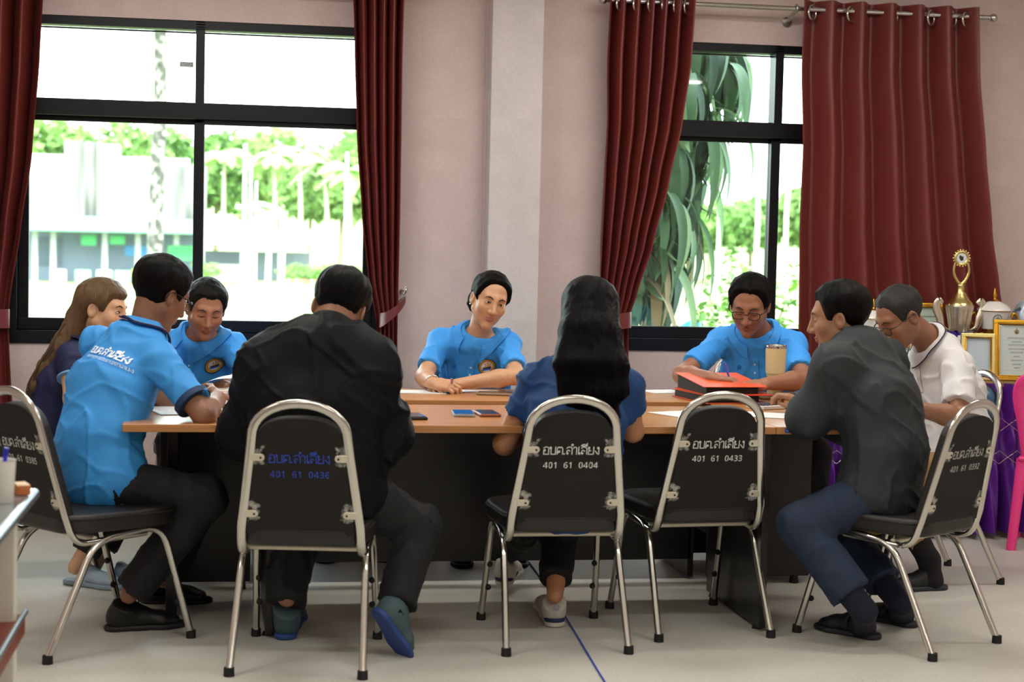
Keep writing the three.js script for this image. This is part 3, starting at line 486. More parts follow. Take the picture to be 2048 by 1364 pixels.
function faceSDF(X, y, z) {
  const x = Math.abs(X);
  let d = skullSDF(x, y, z);
  d = smin(d, seg(x, y, z, [0.053, -0.045, -0.004], [0.0, -0.1, 0.056], 0.02, 0.019), 0.025);
  d = smin(d, Math.hypot(x, y + 0.1, z - 0.064) - 0.017, 0.02);
  d = smin(d, Math.hypot(x - 0.04, y + 0.022, z - 0.056) - 0.023, 0.022);
  d = smin(d, seg(x, y, z, [0, 0.03, 0.079], [0.036, 0.032, 0.07], 0.0125, 0.0105), 0.018);
  d = smax(d, 0.0155 - Math.hypot(x - 0.031, y - 0.007, (z - 0.1) * 0.9), 0.016);
  d = smin(d, ell(x, y, z, 0.031, 0.006, 0.0705, 0.0165, 0.0105, 0.0125), 0.006);
  d = smin(d, seg(x, y, z, [0, 0.02, 0.087], [0, -0.03, 0.106], 0.007, 0.0115), 0.014);
  d = smin(d, Math.hypot(x - 0.0125, y + 0.034, z - 0.095) - 0.0085, 0.008);
  d = smax(d, 0.0035 - Math.hypot(x - 0.0075, (y + 0.0425) * 1.2, z - 0.101), 0.004);
  d = smin(d, ell(x, y, z, 0, -0.059, 0.0835, 0.0235, 0.0058, 0.0095), 0.005);
  d = smin(d, ell(x, y, z, 0, -0.0695, 0.082, 0.019, 0.0066, 0.0095), 0.005);
  // ear: a tilted shell with a hollow
  const ex = x - 0.0775, ey = y + 0.002, ez = z + 0.012, ear = smax(ell(ex - 0.25 * -ez, ey, ez, 0.001, 0, 0, 0.0085, 0.031, 0.0185), 0.0105 - Math.hypot((ex - 0.011) * 1.0, (ey - 0.004) * 0.6, ez - 0.002), 0.006);
  return smin(d, ear, 0.006);
}
const isLip = (x, y, z) => Math.min(ell(Math.abs(x), y, z, 0, -0.059, 0.0835, 0.0245, 0.0062, 0.0105), ell(Math.abs(x), y, z, 0, -0.0695, 0.082, 0.02, 0.007, 0.0105));

function fitNets(f, pts, pad, h) {
  const lo = V(1e9, 1e9, 1e9), hi = V(-1e9, -1e9, -1e9); for (const p of pts) { lo.min(p); hi.max(p); }
  lo.subScalar(pad); hi.addScalar(pad); return nets(f, lo, hi, h);
}
// a patch of cloth or print that follows a distance field: grid marched along -n
function patch(f, o, u, v, n, w, h, nu, nv, lift = 0.003, reach = 0.16) {
  return sheet((a, b) => {
    const p = o.clone().addScaledVector(u, (a - 0.5) * w).addScaledVector(v, (0.5 - b) * h).addScaledVector(n, reach);
    let gone = 0; for (let i = 0; i < 60 && gone < reach + 0.12; i++) { const d = f(p.x, p.y, p.z); if (d < 0.0006) break; const m = Math.min(0.03, Math.max(d * 0.8, 0.0004)); gone += m; p.addScaledVector(n, -m); }
    return p.addScaledVector(n, lift);
  }, nu, nv);
}
// a short tube laid on the face between local points
function faceLine(F, pts, r, rz) {
  const g = tube(pts.map(([x, y]) => { let z = 0.13; for (let i = 0; i < 50; i++) { const d = faceSDF(x, y, z); if (d < 0.0005) break; z -= Math.max(d * 0.7, 0.0003); } return F.world(x, y, z + r * 0.2); }), r * F.s, (rz ?? r) * F.s, { n: 6, steps: 10, taper: (t) => 0.35 + 0.65 * Math.sin(Math.PI * Math.min(1, 0.1 + t * 0.85)) });
  return g;
}
// hand: wrist, direction of the fingers, back-of-hand normal, thumb side (+1: thumb on dir x normal side)
function handSDF(w, dir, back, side, curl = 0.5, size = 1, pinch = 0) {
  const X = dir.clone().normalize(), Y = back.clone().addScaledVector(X, -back.dot(X)).normalize(), Z = X.clone().cross(Y).multiplyScalar(side), at3 = (x, y, z) => w.clone().addScaledVector(X, x * size).addScaledVector(Y, y * size).addScaledVector(Z, z * size), prim = [], pts = [w];
  for (const [z, base, L, k] of [[0.029, 0.088, 0.072, 0.9], [0.01, 0.092, 0.08, 1], [-0.01, 0.089, 0.074, 1.05], [-0.028, 0.08, 0.058, 1.15]]) {
    let a = at3(base, 0.004, z), ang = 0.15 + 0.35 * curl * k; let px = base, py = 0.004; const r = [0.0095, 0.0088, 0.008, 0.0068], spread = z * 0.15;
    prim.push(cone(at3(0.03, 0, z * 0.7), a, 0.0125 * size, 0.011 * size));
    for (let j = 0; j < 3; j++) { const q = L * [0.45, 0.31, 0.24][j]; px += Math.cos(ang) * q; py -= Math.sin(ang) * q; const b = at3(px, py, z + spread * (j + 1)); prim.push(cone(a, b, r[j] * size, r[j + 1] * size)); a = b; pts.push(b); ang += (0.35 + 0.75 * curl) * k; }
  }
  const t0 = at3(0.02, -0.004, 0.022), t1 = at3(0.052, -0.014 - 0.012 * pinch, 0.046 - 0.01 * pinch), t2 = at3(0.082, -0.02 - 0.012 * pinch, 0.05 - 0.018 * pinch), t3 = at3(0.104, -0.024 - 0.012 * pinch, 0.048 - 0.026 * pinch);
  prim.push(cone(t0, t1, 0.014 * size, 0.012 * size), cone(t1, t2, 0.0105 * size, 0.0095 * size), cone(t2, t3, 0.0092 * size, 0.0072 * size)); pts.push(t1, t3);
  const palm = loft([{ p: at3(-0.01, 0, 0), a: 0.026 * size, b: 0.017 * size, l: Z }, { p: at3(0.035, 0, 0), a: 0.036 * size, b: 0.016 * size, l: Z }, { p: at3(0.082, 0.002, 0.001), a: 0.04 * size, b: 0.0125 * size, l: Z }]);
  pts.push(at3(-0.03, 0, 0.04), at3(0.09, 0, -0.045), at3(0.09, 0.02, 0.045));
  const f = (x, y, z) => { let d = palm(x, y, z); for (const q of prim) d = smin(d, q(x, y, z), 0.004); return d; };
  return { f, pts, tip: at3(0.1, -0.03, 0.03), grip: at3(0.085, -0.02, 0.034), X, Y, Z };
}
const foldAt = (x, y, z, amp, seed) => {       // cloth folds: long narrow ridges that wander, a few slanting ones, and a slow swell
  const n1 = noise(x * 5 + seed, y * 4, z * 5), wx = x + 0.045 * n1, wz = z + 0.045 * noise(x * 4, y * 5 + seed, z * 4 + 9);
  const a = Math.abs(noise(wx * 10 + seed, y * 2.6 + wx * 2, wz * 10)), b = Math.abs(noise(wx * 9 + y * 11 + seed, y * 3 - wx * 3, wz * 9 - y * 6)), ra = 1 - Math.min(1, a * 3.2), rb = 1 - Math.min(1, b * 3.6);
  return -amp * (0.75 * ra * ra + 0.55 * rb * rb - 0.25 + 0.45 * noise(x * 3.5 + seed, y * 3.5, z * 3.5));
};

function person(label, S) {
  const k = S.k ?? 1, base = V(S.hip.x, 0, S.hip.z), g = thing('person', label, 'person', base, 0);
  const put = (name, geo, mat, parent = g) => part(name, geo.translate(-base.x, -base.y, -base.z), mat, parent);
  const F = headFrame({ s: 1, ...S.head }), skin = new THREE.Color(S.skin ?? 0xc08a66), cap = S.clothes ?? {};
  // ---- joints ----
  const shM = mixv(S.sL, S.sR, 0.5), latS = S.sL.clone().sub(S.sR).normalize(), latH = leftVec(S.hipH), fwdH = headingVec(S.hipH), fwdS = latS.clone().cross(V(0, 1, 0)).normalize();
  const hL = S.hip.clone().addScaledVector(latH, 0.088 * k), hR = S.hip.clone().addScaledVector(latH, -0.088 * k);
  const autoKnee = (h, s) => h.clone().addScaledVector(fwdH, 0.4 * k).addScaledVector(latH, s * 0.04).setY(0.5);
  const kL = S.kL ?? autoKnee(hL, 1), kR = S.kR ?? autoKnee(hR, -1), aL = S.aL ?? kL.clone().addScaledVector(fwdH, 0.02).setY(0.09), aR = S.aR ?? kR.clone().addScaledVector(fwdH, 0.02).setY(0.09);
  const bend = S.bend ?? 0.03, waist = mixv(S.hip, shM, 0.34).addScaledVector(fwdS, -bend), chest = mixv(S.hip, shM, 0.72).addScaledVector(fwdS, -bend * 0.8), top = mixv(shM, S.neck, 0.3);
  const W = S.girth ?? 1, lat = (t) => mixv(latH, latS, t).normalize();
  const trunk = (o, low = 0) => [{ p: S.hip.clone().addScaledVector(V(0, 1, 0), -low), a: 0.16 * k * W + o, b: 0.118 * k * W + o, l: latH }, { p: waist, a: 0.148 * k * W + o, b: 0.112 * k * W + o, l: lat(0.4) }, { p: chest, a: (S.chestA ?? 0.163) * k + o, b: (S.chestB ?? 0.112) * k + o, l: lat(0.85) }, { p: top, a: 0.115 * k + o, b: 0.078 * k + o, l: latS }];
  const headJoin = F.world(0, -0.05, -0.03), neckF = cone(S.neck.clone().addScaledVector(fwdS, 0.01), headJoin, 0.058 * k, 0.052 * k);
  // ---- skin: one continuous body ----
  const limbs = [];
  for (const [s, e, w] of [[S.sL, S.eL, S.wL], [S.sR, S.eR, S.wR]]) { limbs.push(cone(mixv(shM, s, 0.5), s, 0.05 * k, 0.05 * k), cone(s, e, 0.048 * k, 0.039 * k), cone(e, mixv(e, w, 0.3), 0.039 * k, 0.041 * k), cone(mixv(e, w, 0.3), w, 0.041 * k, 0.0265 * k)); }
  for (const [h, q, a] of [[hL, kL, aL], [hR, kR, aR]]) limbs.push(cone(h, q, 0.07 * k, 0.046 * k), cone(q, mixv(q, a, 0.35), 0.045 * k, 0.048 * k), cone(mixv(q, a, 0.35), a, 0.048 * k, 0.032 * k));
  const tr = loft(trunk(-0.012)), o3 = [0, 0, 0];
  const bodyF = (x, y, z) => { let d = smin(tr(x, y, z), neckF(x, y, z), 0.04); for (const q of limbs) d = smin(d, q(x, y, z), 0.02); return d; };
  const all = [S.sL, S.sR, S.eL, S.eR, S.wL, S.wR, S.hip, kL, kR, aL, aR, S.neck, headJoin, chest, waist];
  const bodyG = [fitNets(bodyF, all, 0.16, 0.012)];
  const headFull = (x, y, z) => { F.local(x, y, z, o3); return smin(faceSDF(o3[0], o3[1], o3[2]) * F.s, neckF(x, y, z), 0.025); };
  const hp = []; for (const x of [-0.1, 0.1]) for (const y of [-0.17, 0.14]) for (const z of [-0.13, 0.13]) hp.push(F.world(x, y, z));
  bodyG.push(fitNets(headFull, hp, 0, 0.0036 * F.s));
  const hands = {};
  for (const [side, w, e, sp] of [[-1, S.wL, S.eL, S.hL], [1, S.wR, S.eR, S.hR]]) {
    if (sp === null) continue;
    const q = { curl: 0.55, back: V(0, 1, 0), ...sp }, dir = q.dir ?? w.clone().sub(e).normalize(), hd = handSDF(w, dir, q.back, -side, q.curl, (q.size ?? 1) * k, q.pinch ?? 0.6);
    hands[side === -1 ? 'L' : 'R'] = hd; const join = cone(mixv(e, w, 0.72), w, 0.031 * k, 0.0262 * k);
    bodyG.push(fitNets((x, y, z) => smin(hd.f(x, y, z), join(x, y, z), 0.012), [...hd.pts, w], 0.022, 0.0036));
  }
  const geos = bodyG.map((q) => q.toNonIndexed ? q : q), bg = mergeGeometries(bodyG.map((q) => { q.deleteAttribute('uv'); return q; }));
  { const p = bg.attributes.position, c = new Float32Array(p.count * 3), lip = new THREE.Color(S.lip ?? 0x8a4a3e), t = new THREE.Color();
    for (let i = 0; i < p.count; i++) { F.local(p.getX(i), p.getY(i), p.getZ(i), o3); const n = 1 + 0.05 * noise(p.getX(i) * 40, p.getY(i) * 40, p.getZ(i) * 40); t.copy(skin).multiplyScalar(n); if (o3[2] > 0.05) t.lerp(lip, 0.85 * sstep(0.0025, -0.0015, isLip(o3[0], o3[1], o3[2]))); c[i * 3] = t.r; c[i * 3 + 1] = t.g; c[i * 3 + 2] = t.b; }
    bg.setAttribute('color', new THREE.BufferAttribute(c, 3)); }
  const body = put('body', bg, M(0xffffff, 0.48, { vertexColors: true, sheen: 0.15, sheenRoughness: 0.5, sheenColor: new THREE.Color(0xffd0b0) }));
  // ---- face ----
  if (S.face !== 0) {
    const brow = S.brow ?? 0.0029;
    for (const s of [-1, 1]) {
      put('eyebrow', faceLine(F, [[s * 0.014, 0.0265], [s * 0.03, 0.033], [s * 0.048, 0.0275]], brow, 0.0018), faceDark);
      if (S.eyesOpen) {
        const eye = part('eye', new THREE.SphereGeometry(1, 18, 12), eyeWhite, g), m = new THREE.Matrix4().makeBasis(F.l, F.u, F.f); eye.scale.set(0.0125 * F.s, 0.0034 * F.s, 0.0064 * F.s); eye.quaternion.setFromRotationMatrix(m); eye.position.copy(F.world(s * 0.031, 0.0062, 0.079)).sub(base);
        const iris = part('iris', new THREE.SphereGeometry(1, 14, 10), irisMat, eye); iris.scale.set(0.46, 1.04, 0.52); iris.position.set((S.gaze ?? 0) * 0.5, 0, 0.66);
        put('eyelashes', faceLine(F, [[s * 0.017, 0.0065], [s * 0.03, 0.0105], [s * 0.046, 0.0062]], 0.0023, 0.0018), faceDark);
      } else put('eyelashes', faceLine(F, [[s * 0.017, 0.003], [s * 0.031, 0.0], [s * 0.047, 0.003]], 0.0017, 0.0012), faceDark);
    }
    if (S.earring) for (const s of [-1, 1]) put('earring', new THREE.SphereGeometry(0.004, 10, 8).translate(...F.world(s * 0.083, -0.032, -0.006).toArray()), M(0xe8e0cc, 0.15, { metalness: 0.8 }));
  }
  if (S.glasses) {
    const gl = new THREE.Group(); gl.name = 'glasses'; g.add(gl);
    const y0 = S.glasses.y ?? 0.002, zf = 0.1, rim = (s) => { const p = []; for (let i = 0; i < 20; i++) { const a = i / 20 * 2 * Math.PI, c = Math.cos(a), q = Math.sin(a); p.push(F.world(s * 0.033 + 0.0255 * Math.sign(c) * Math.abs(c) ** 0.6, y0 + 0.0165 * Math.sign(q) * Math.abs(q) ** 0.7, zf - 0.006 * Math.abs(c))); } return p; };
    const fm = S.glasses.mat ?? lensFrame, gp = [];
    for (const s of [-1, 1]) {
      put('rim', tube(rim(s), 0.0021, 0.0021, { n: 6, closed: true, steps: 44 }), fm, gl);
      const c = F.world(s * 0.033, y0, zf - 0.003), r = rim(s), lens = new THREE.BufferGeometry().setFromPoints([c, ...r]); lens.setIndex(r.flatMap((_, i) => [0, 1 + i, 1 + (i + 1) % 20])); lens.computeVertexNormals(); put('lens', lens, lensGlass, gl);
      put('temple', tube([F.world(s * 0.06, y0 + 0.008, zf - 0.008), F.world(s * 0.075, y0 + 0.01, zf - 0.03), F.world(s * 0.083, y0 + 0.014, 0.01), F.world(s * 0.085, y0 + 0.012, -0.02), F.world(s * 0.083, -0.012, -0.035)], 0.0017, 0.0026, { n: 6 }), fm, gl);
    }
    put('bridge', tube([F.world(-0.009, y0 + 0.004, zf - 0.002), F.world(0, y0 + 0.007, zf + 0.002), F.world(0.009, y0 + 0.004, zf - 0.002)], 0.0018, 0.0018, { n: 6 }), fm, gl);
  }
  // ---- hair ----
  const H = S.hair ?? {}, hl = H.line ?? 0.076;
  const hairLine = (z) => z > 0.03 ? lerp(0.0, hl, sstep(0.03, 0.062, z)) + (z > 0.05 ? 0 : 0) : z > -0.012 ? lerp(H.side ?? -0.004, 0, sstep(-0.012, 0.03, z)) : lerp(H.nape ?? -0.08, H.side ?? -0.03, sstep(-0.075, -0.02, z));
  const hairF = (x, y, z) => {
    F.local(x, y, z, o3); const a = o3[0], b = o3[1], c = o3[2], ax = Math.abs(a);
    const thick = lerp(H.low ?? 0.006, H.top ?? 0.02, sstep(-0.03, 0.09, b + (H.front ?? 0) * c)) + 0.0035 * noise(a * 55, b * 25, c * 55) + (H.clump ?? 0.0014) * noise(a * 110 + b * 40, b * 30, c * 110);
    const edge = b - hairLine(c) + 0.004 * noise(a * 60, 3, c * 60) + 0.003 * noise(a * 150, 5, c * 150); let d = skullSDF(ax, b, c) - 0.0015 - thick * (0.12 + 0.88 * sstep(-0.002, H.taper ?? 0.026, edge)); d = smax(d, -edge * 0.75, 0.004);
    d = smax(d, 0.026 - Math.hypot(ax - 0.084, (b + 0.004) * 0.85, c + 0.008), 0.006);
    return d * F.s;
  };
  let hf = hairF; const hpts = [...hp.slice()];
  if (H.mass) { const m = H.mass.map((st) => loft(st)), hs = H.strand ?? 0.006; hf = (x, y, z) => { let d = H.cap === 0 ? 1e3 : hairF(x, y, z); for (const q of m) d = smin(d, q(x, y, z) + hs * noise(x * 75 + y * 3, y * 1.6, z * 75) + hs * 0.7 * noise(x * 150, y * 2.2, z * 150), 0.03); return d; }; for (const st of H.mass) for (const q of st) { hpts.push(q.p.clone().addScalar(q.a), q.p.clone().addScalar(-q.a)); } }
  if (H.cap !== 0 || H.mass) {
    const hg = fitNets(hf, hpts, 0.02, H.cell ?? 0.0042), p = hg.attributes.position, uv = new Float32Array(p.count * 2);
    for (let i = 0; i < p.count; i++) { F.local(p.getX(i), p.getY(i), p.getZ(i), o3); uv[i * 2] = H.mass ? o3[0] * 5 + o3[2] * 3 : Math.atan2(o3[0], o3[2] + 0.02) / 6.28 * 3; uv[i * 2 + 1] = o3[1] * 3; }
    hg.setAttribute('uv', new THREE.BufferAttribute(uv, 2));
    const hm = put('hair', hg, H.mat ?? darkHair);
    if (H.locks) put('locks', merge(H.locks), H.mat ?? darkHair, hm);
  }
  // ---- upper clothes ----
  const off = cap.off ?? 0.018, blend = cap.blend ?? 0.045, seed = S.seed ?? 1, amp = cap.fold ?? 0.01, sleeveT = cap.sleeve ?? 0.74, fat = cap.fat ?? 0;
  const low = cap.low ?? 0.05, tk = trunk(off, 0), sl = [];
  if (cap.flare) { tk[0].a += cap.flare; tk[0].b += cap.flare * 0.7; tk[1].a += cap.flare * 0.5; }
  const cuffAt = [];
  for (const [s, e, w] of [[S.sL, S.eL, S.wL], [S.sR, S.eR, S.wR]]) {
    sl.push(cone(mixv(S.neck, s, 0.3).addScaledVector(V(0, 1, 0), -0.03), s, 0.058 * k + fat, 0.054 * k + fat));
    if (sleeveT <= 1) { const q = mixv(s, e, sleeveT); sl.push(cone(s, q, 0.057 * k + fat, (cap.cuffR ?? 0.056) * k + fat, 1)); cuffAt.push([s, q]); }
    else { const q = mixv(e, w, sleeveT - 1); sl.push(cone(s, e, 0.059 * k + fat, 0.053 * k + fat), cone(e, q, 0.053 * k + fat, 0.042 * k + fat, 1)); cuffAt.push([e, q]); }
  }
  sl.push(cone(S.neck.clone().addScaledVector(fwdS, -0.004).addScaledVector(V(0, 1, 0), -0.03), mixv(shM, S.neck, 0.55), 0.066 * k, 0.08 * k));
  const tk2 = loft(tk), hemN = (cap.hemDir ?? mixv(S.hip, waist, 1).sub(S.hip).normalize().negate()), hemP = S.hip.clone().addScaledVector(hemN, low), hn = hemN;
  const neckCut = F.world(0, -0.05, -0.03).sub(S.neck).normalize(), ncP = S.neck.clone().addScaledVector(neckCut, cap.neckUp ?? 0.012);
  const shirtF = (x, y, z) => {
    let d = tk2(x, y, z); for (const q of sl) d = smin(d, q(x, y, z), blend);
    d += foldAt(x, y, z, amp, seed);
    d = smax(d, (x - hemP.x) * hn.x + (y - hemP.y) * hn.y + (z - hemP.z) * hn.z, 0.006);
    const up = (x - ncP.x) * neckCut.x + (y - ncP.y) * neckCut.y + (z - ncP.z) * neckCut.z;
    const rx = x - ncP.x - neckCut.x * up, ry = y - ncP.y - neckCut.y * up, rz = z - ncP.z - neckCut.z * up, rad = Math.sqrt(rx * rx + ry * ry + rz * rz);
    return smax(d, Math.min(up, 0.072 * k - rad), 0.02);
  };
  const shirtMat = M(cap.color ?? 0x3d97e6, cap.rough ?? 0.72, { sheen: 0.3, sheenRoughness: 0.6, sheenColor: new THREE.Color(cap.color ?? 0x3d97e6), ...(cap.extra ?? {}) });
  const shirt = put(cap.name ?? 'polo_shirt', fitNets(shirtF, [S.sL, S.sR, S.neck, S.hip, chest, waist, ...cuffAt.map((q) => q[1])], 0.2, cap.cell ?? 0.0072), shirtMat);
  if (cap.collar !== 0) {
    const nd = neckCut, fx = fwdS.clone().addScaledVector(nd, -fwdS.dot(nd)).normalize(), lx = nd.clone().cross(fx).normalize(), c0 = S.neck.clone().addScaledVector(nd, cap.collarUp ?? 0.0).addScaledVector(fx, 0.006), open = cap.open ?? 0.42, R = (cap.collarR ?? 0.064) * k;
    const prof = cap.stand ? [[R, -0.012], [R - 0.002, 0.02], [R - 0.001, 0.04], [R + 0.006, 0.04], [R + 0.008, 0.0], [R + 0.012, -0.014]] : [[R - 0.002, -0.012], [R - 0.001, 0.018], [R + 0.003, 0.034], [R + 0.008, 0.034], [R + 0.015, 0.02], [R + 0.024, 0.002]];
    const clear = (p, a, gap) => { const ux = fx.clone().multiplyScalar(Math.cos(a)).addScaledVector(lx, Math.sin(a)).multiplyScalar(0.45).addScaledVector(nd, 1).normalize(); if (!cap.stand) for (let i = 0; i < 14; i++) { const d = Math.min(shirtF(p.x, p.y, p.z), neckF(p.x, p.y, p.z) + 0.003); if (d >= gap) break; p.addScaledVector(ux, (gap - d) * 0.9); } return p; };
    const col = put('collar', sheet((u, v) => {
      const a = lerp(open, 2 * Math.PI - open, u), fr = Math.max(0, Math.cos(a)), t = v * 5, i = Math.min(4, Math.floor(t)), q = t - i, r = lerp(prof[i][0], prof[i + 1][0], q), y = lerp(prof[i][1], prof[i + 1][1], q), fall = i >= 3 ? (i - 3 + q) / 2 : 0;
      return clear(c0.clone().addScaledVector(fx, Math.cos(a) * (r + fr * (0.012 + 0.016 * fall))).addScaledVector(lx, Math.sin(a) * r * 1.02).addScaledVector(nd, y - fr * 0.04 - fr * fr * fall * (cap.stand ? 0.004 : 0.036) + (1 - fr) * 0.004), a, v > 0.45 ? 0.006 + 0.003 * fall : 0.001);
    }, 48, 15), cap.collarMat ?? shirtMat.clone(), shirt);
    col.material.side = THREE.DoubleSide;
    if (cap.stripe) put('collar_stripe', tube(Array.from({ length: 30 }, (_, i) => { const a = lerp(open + 0.05, 2 * Math.PI - open - 0.05, i / 29), fr = Math.max(0, Math.cos(a)), r = R + 0.0225; return clear(c0.clone().addScaledVector(fx, Math.cos(a) * (r + fr * 0.027)).addScaledVector(lx, Math.sin(a) * r * 1.02).addScaledVector(nd, 0.006 - fr * 0.04 - fr * fr * 0.031 + (1 - fr) * 0.004), a, 0.0105); }), 0.0028, 0.0028, { n: 6 }), cap.stripe, col);
  }
  const chestUp = shM.clone().sub(waist).normalize(), chestN = fwdS.clone().addScaledVector(chestUp, -fwdS.dot(chestUp)).normalize();
  if (cap.placket) {
    put('placket', patch(shirtF, mixv(S.neck, chest, 0.55).addScaledVector(chestN, 0.05), latS, chestUp, chestN, 0.032 * k, 0.14 * k, 6, 20, 0.005), shirtMat, shirt);
    for (let i = 0; i < 3; i++) { const b = patch(shirtF, mixv(S.neck, chest, 0.4 + 0.22 * i).addScaledVector(chestN, 0.05), latS, chestUp, chestN, 0.008, 0.008, 2, 2, 0.0065); put('button', b, cap.buttonMat ?? M(0xdfeefc, 0.4), shirt); }
  }
  for (const d of cap.decals ?? []) {
    const n = (d.back ? chestN.clone().negate() : chestN.clone()), u = d.back ? latS.clone().negate() : latS.clone();
    const ou = u.clone(), o = mixv(shM, waist, d.v).addScaledVector(latS, d.u).addScaledVector(n, 0.06);
    put(d.name, patch(shirtF, o, ou, chestUp, n, d.w, d.h, 24, 16, d.lift ?? 0.005), d.mat, shirt);
  }
  if (cap.cuff) for (const [s, q] of cuffAt) { const ax = q.clone().sub(s).normalize(); put('cuff', tube([q.clone().addScaledVector(ax, -(cap.cuffLen ?? 0.014)), q.clone().addScaledVector(ax, 0.0035)], (cap.cuffR ?? 0.056) * k + fat + 0.0055, undefined, { n: 26, curve: false }), cap.cuff, shirt); }
  // ---- trousers ----
  const tr2 = S.trousers ?? {}, tOff = tr2.off ?? 0.014, legEnd = tr2.end ?? 0.96, pel = loft([{ p: S.hip.clone().addScaledVector(V(0, 1, 0), 0.0), a: 0.16 * k * W, b: 0.12 * k * W, l: latH }, { p: mixv(S.hip, waist, 0.5), a: 0.14 * k * W, b: 0.104 * k * W, l: latH }]), tl = [];
  for (const [h, q, a] of [[hL, kL, aL], [hR, kR, aR]]) tl.push(cone(h, q, 0.078 * k + tOff, 0.058 * k + tOff), cone(q, mixv(q, a, legEnd), 0.06 * k + tOff, (tr2.hem ?? 0.05) * k + tOff, 1));
  const seatY = S.hip.y - 0.098;
  const trF = (x, y, z) => { let d = pel(x, y, z); for (const q of tl) d = smin(d, q(x, y, z), 0.03); return d + Math.min(0.004, foldAt(x, y, z, tr2.fold ?? 0.01, seed + 5)); };
  const trousers = put('trousers', fitNets(trF, [hL, hR, kL, kR, aL, aR, waist], 0.15, 0.0105), M(tr2.color ?? 0x0d0e12, 0.8, tr2.extra ?? {}));
  for (const d of tr2.decals ?? []) put(d.name, patch(trF, d.o, d.u, d.v, d.n, d.w, d.h, 12, 12, 0.003), d.mat, trousers);
  // ---- shoes ----
  const shoes = {};
  for (const [nm, a, kn, spec] of [['L', aL, kL, S.fL], ['R', aR, kR, S.fR]]) {
    if (spec === null) continue;
    const q = { kind: 'shoe', ...S.shoe, ...spec }, fw = q.heel && q.toe ? q.toe.clone().sub(q.heel).normalize() : fwdH.clone(), heel = q.heel ?? a.clone().setY(0).addScaledVector(fwdH, -0.05), toe = q.toe ?? heel.clone().addScaledVector(fw, 0.25 * k);
    const lt = V(0, 1, 0).cross(fw).normalize(), nu = fw.clone().cross(lt).normalize(), at4 = (t, y) => mixv(heel, toe, t).addScaledVector(nu, y);
    const up = [{ p: at4(0.14, 0.045), a: 0.034, b: 0.042, l: lt }, { p: at4(0.42, 0.045), a: 0.038, b: 0.038, l: lt }, { p: at4(0.72, 0.032), a: 0.045, b: 0.027, l: lt }, { p: at4(0.9, 0.026), a: 0.038, b: 0.02, l: lt }].map((s) => ({ ...s, a: s.a * k, b: s.b * k }));
    const lf = loft(up), ank = cone(at4(0.2, 0.05), mixv(at4(0.2, 0.05), a, 0.55), 0.042 * k, 0.045 * k, 1), soleTop = 0.02, mk = (f) => fitNets(f, [heel, toe, at4(0.2, 0.13), at4(0.5, 0.1)], 0.07, 0.005);
    const plane = (x, y, z) => (x - heel.x) * nu.x + (y - heel.y) * nu.y + (z - heel.z) * nu.z;
    const upperF = (x, y, z) => smax(q.kind === 'slipper' ? smax(lf(x, y, z), 0.42 * heel.distanceTo(toe) - ((x - heel.x) * fw.x + (y - heel.y) * fw.y + (z - heel.z) * fw.z), 0.004) : smin(lf(x, y, z), ank(x, y, z), 0.03), soleTop - 0.006 - plane(x, y, z), 0.004);
    const shoe = put('shoe', mk(upperF), q.mat ?? M(0x0e0e10, 0.5));
    const sf = loft([{ p: at4(0.12, 0.01), a: 0.037, b: 0.05, l: lt }, { p: at4(0.45, 0.01), a: 0.036, b: 0.05, l: lt }, { p: at4(0.75, 0.01), a: 0.048, b: 0.05, l: lt }, { p: at4(0.9, 0.01), a: 0.042, b: 0.05, l: lt }].map((s) => ({ ...s, a: s.a * k * 1.03 })));
    put('sole', mk((x, y, z) => { const h = plane(x, y, z); return smax(sf(x, y, z), Math.max(h - soleTop, 0.001 - h), 0.003); }), q.sole ?? M(0x121212, 0.6), shoe);
    if (q.band) put('sole_band', mk((x, y, z) => { const h = plane(x, y, z); return smax(sf(x, y, z) - 0.002, Math.max(h - soleTop - 0.012, soleTop - 0.002 - h, ((x - heel.x) * fw.x + (y - heel.y) * fw.y + (z - heel.z) * fw.z) - 0.13), 0.003); }), q.band, shoe);
    if (q.tab) put('heel_tab', new THREE.SphereGeometry(0.011, 14, 10).scale(1, 1, 0.35).applyMatrix4(new THREE.Matrix4().makeBasis(lt, nu, fw)).translate(...at4(-0.005, 0.078).toArray()), q.tab, shoe);
    if (q.logo) for (const s of [-1, 1]) put('logo', merge([-1, 1].map((e) => new THREE.TorusGeometry(0.011, 0.003, 6, 14, Math.PI).rotateZ(e > 0 ? 0 : Math.PI).translate(0, e * -0.006, 0))).applyMatrix4(new THREE.Matrix4().makeBasis(fw, nu, lt)).translate(...at4(0.2, 0.055).addScaledVector(lt, s * 0.043 * k).toArray()), q.logo, shoe);
    shoes[nm] = shoe;
    if (q.sock) { const s0 = at4(0.25, 0.035), s1 = mixv(a, kn, q.sockTop ?? 0.3), f1 = cone(s0, a, 0.04 * k, 0.043 * k), f2 = cone(a, s1, 0.043 * k, 0.05 * k, 1), f3 = cone(s0, at4(0.6, 0.03), 0.036 * k, 0.034 * k); put('sock', fitNets((x, y, z) => smin(smin(f1(x, y, z), f2(x, y, z), 0.02), f3(x, y, z), 0.03), [s0, s1, a, at4(0.6, 0.03)], 0.07, 0.006), q.sock); }
  }
  g.userData.lengths = [S.sL.distanceTo(S.sR), S.sL.distanceTo(S.eL), S.eL.distanceTo(S.wL), S.sR.distanceTo(S.eR), S.eR.distanceTo(S.wR), shM.distanceTo(S.hip), S.neck.distanceTo(S.head.c), hL.distanceTo(kL), kL.distanceTo(aL), hR.distanceTo(kR), kR.distanceTo(aR)].map((v) => +v.toFixed(2)).join(' ');
  return { g, F, hands, shirt, trousers, shirtF, base, put, shM, latS, chestUp, chestN, trF };
}

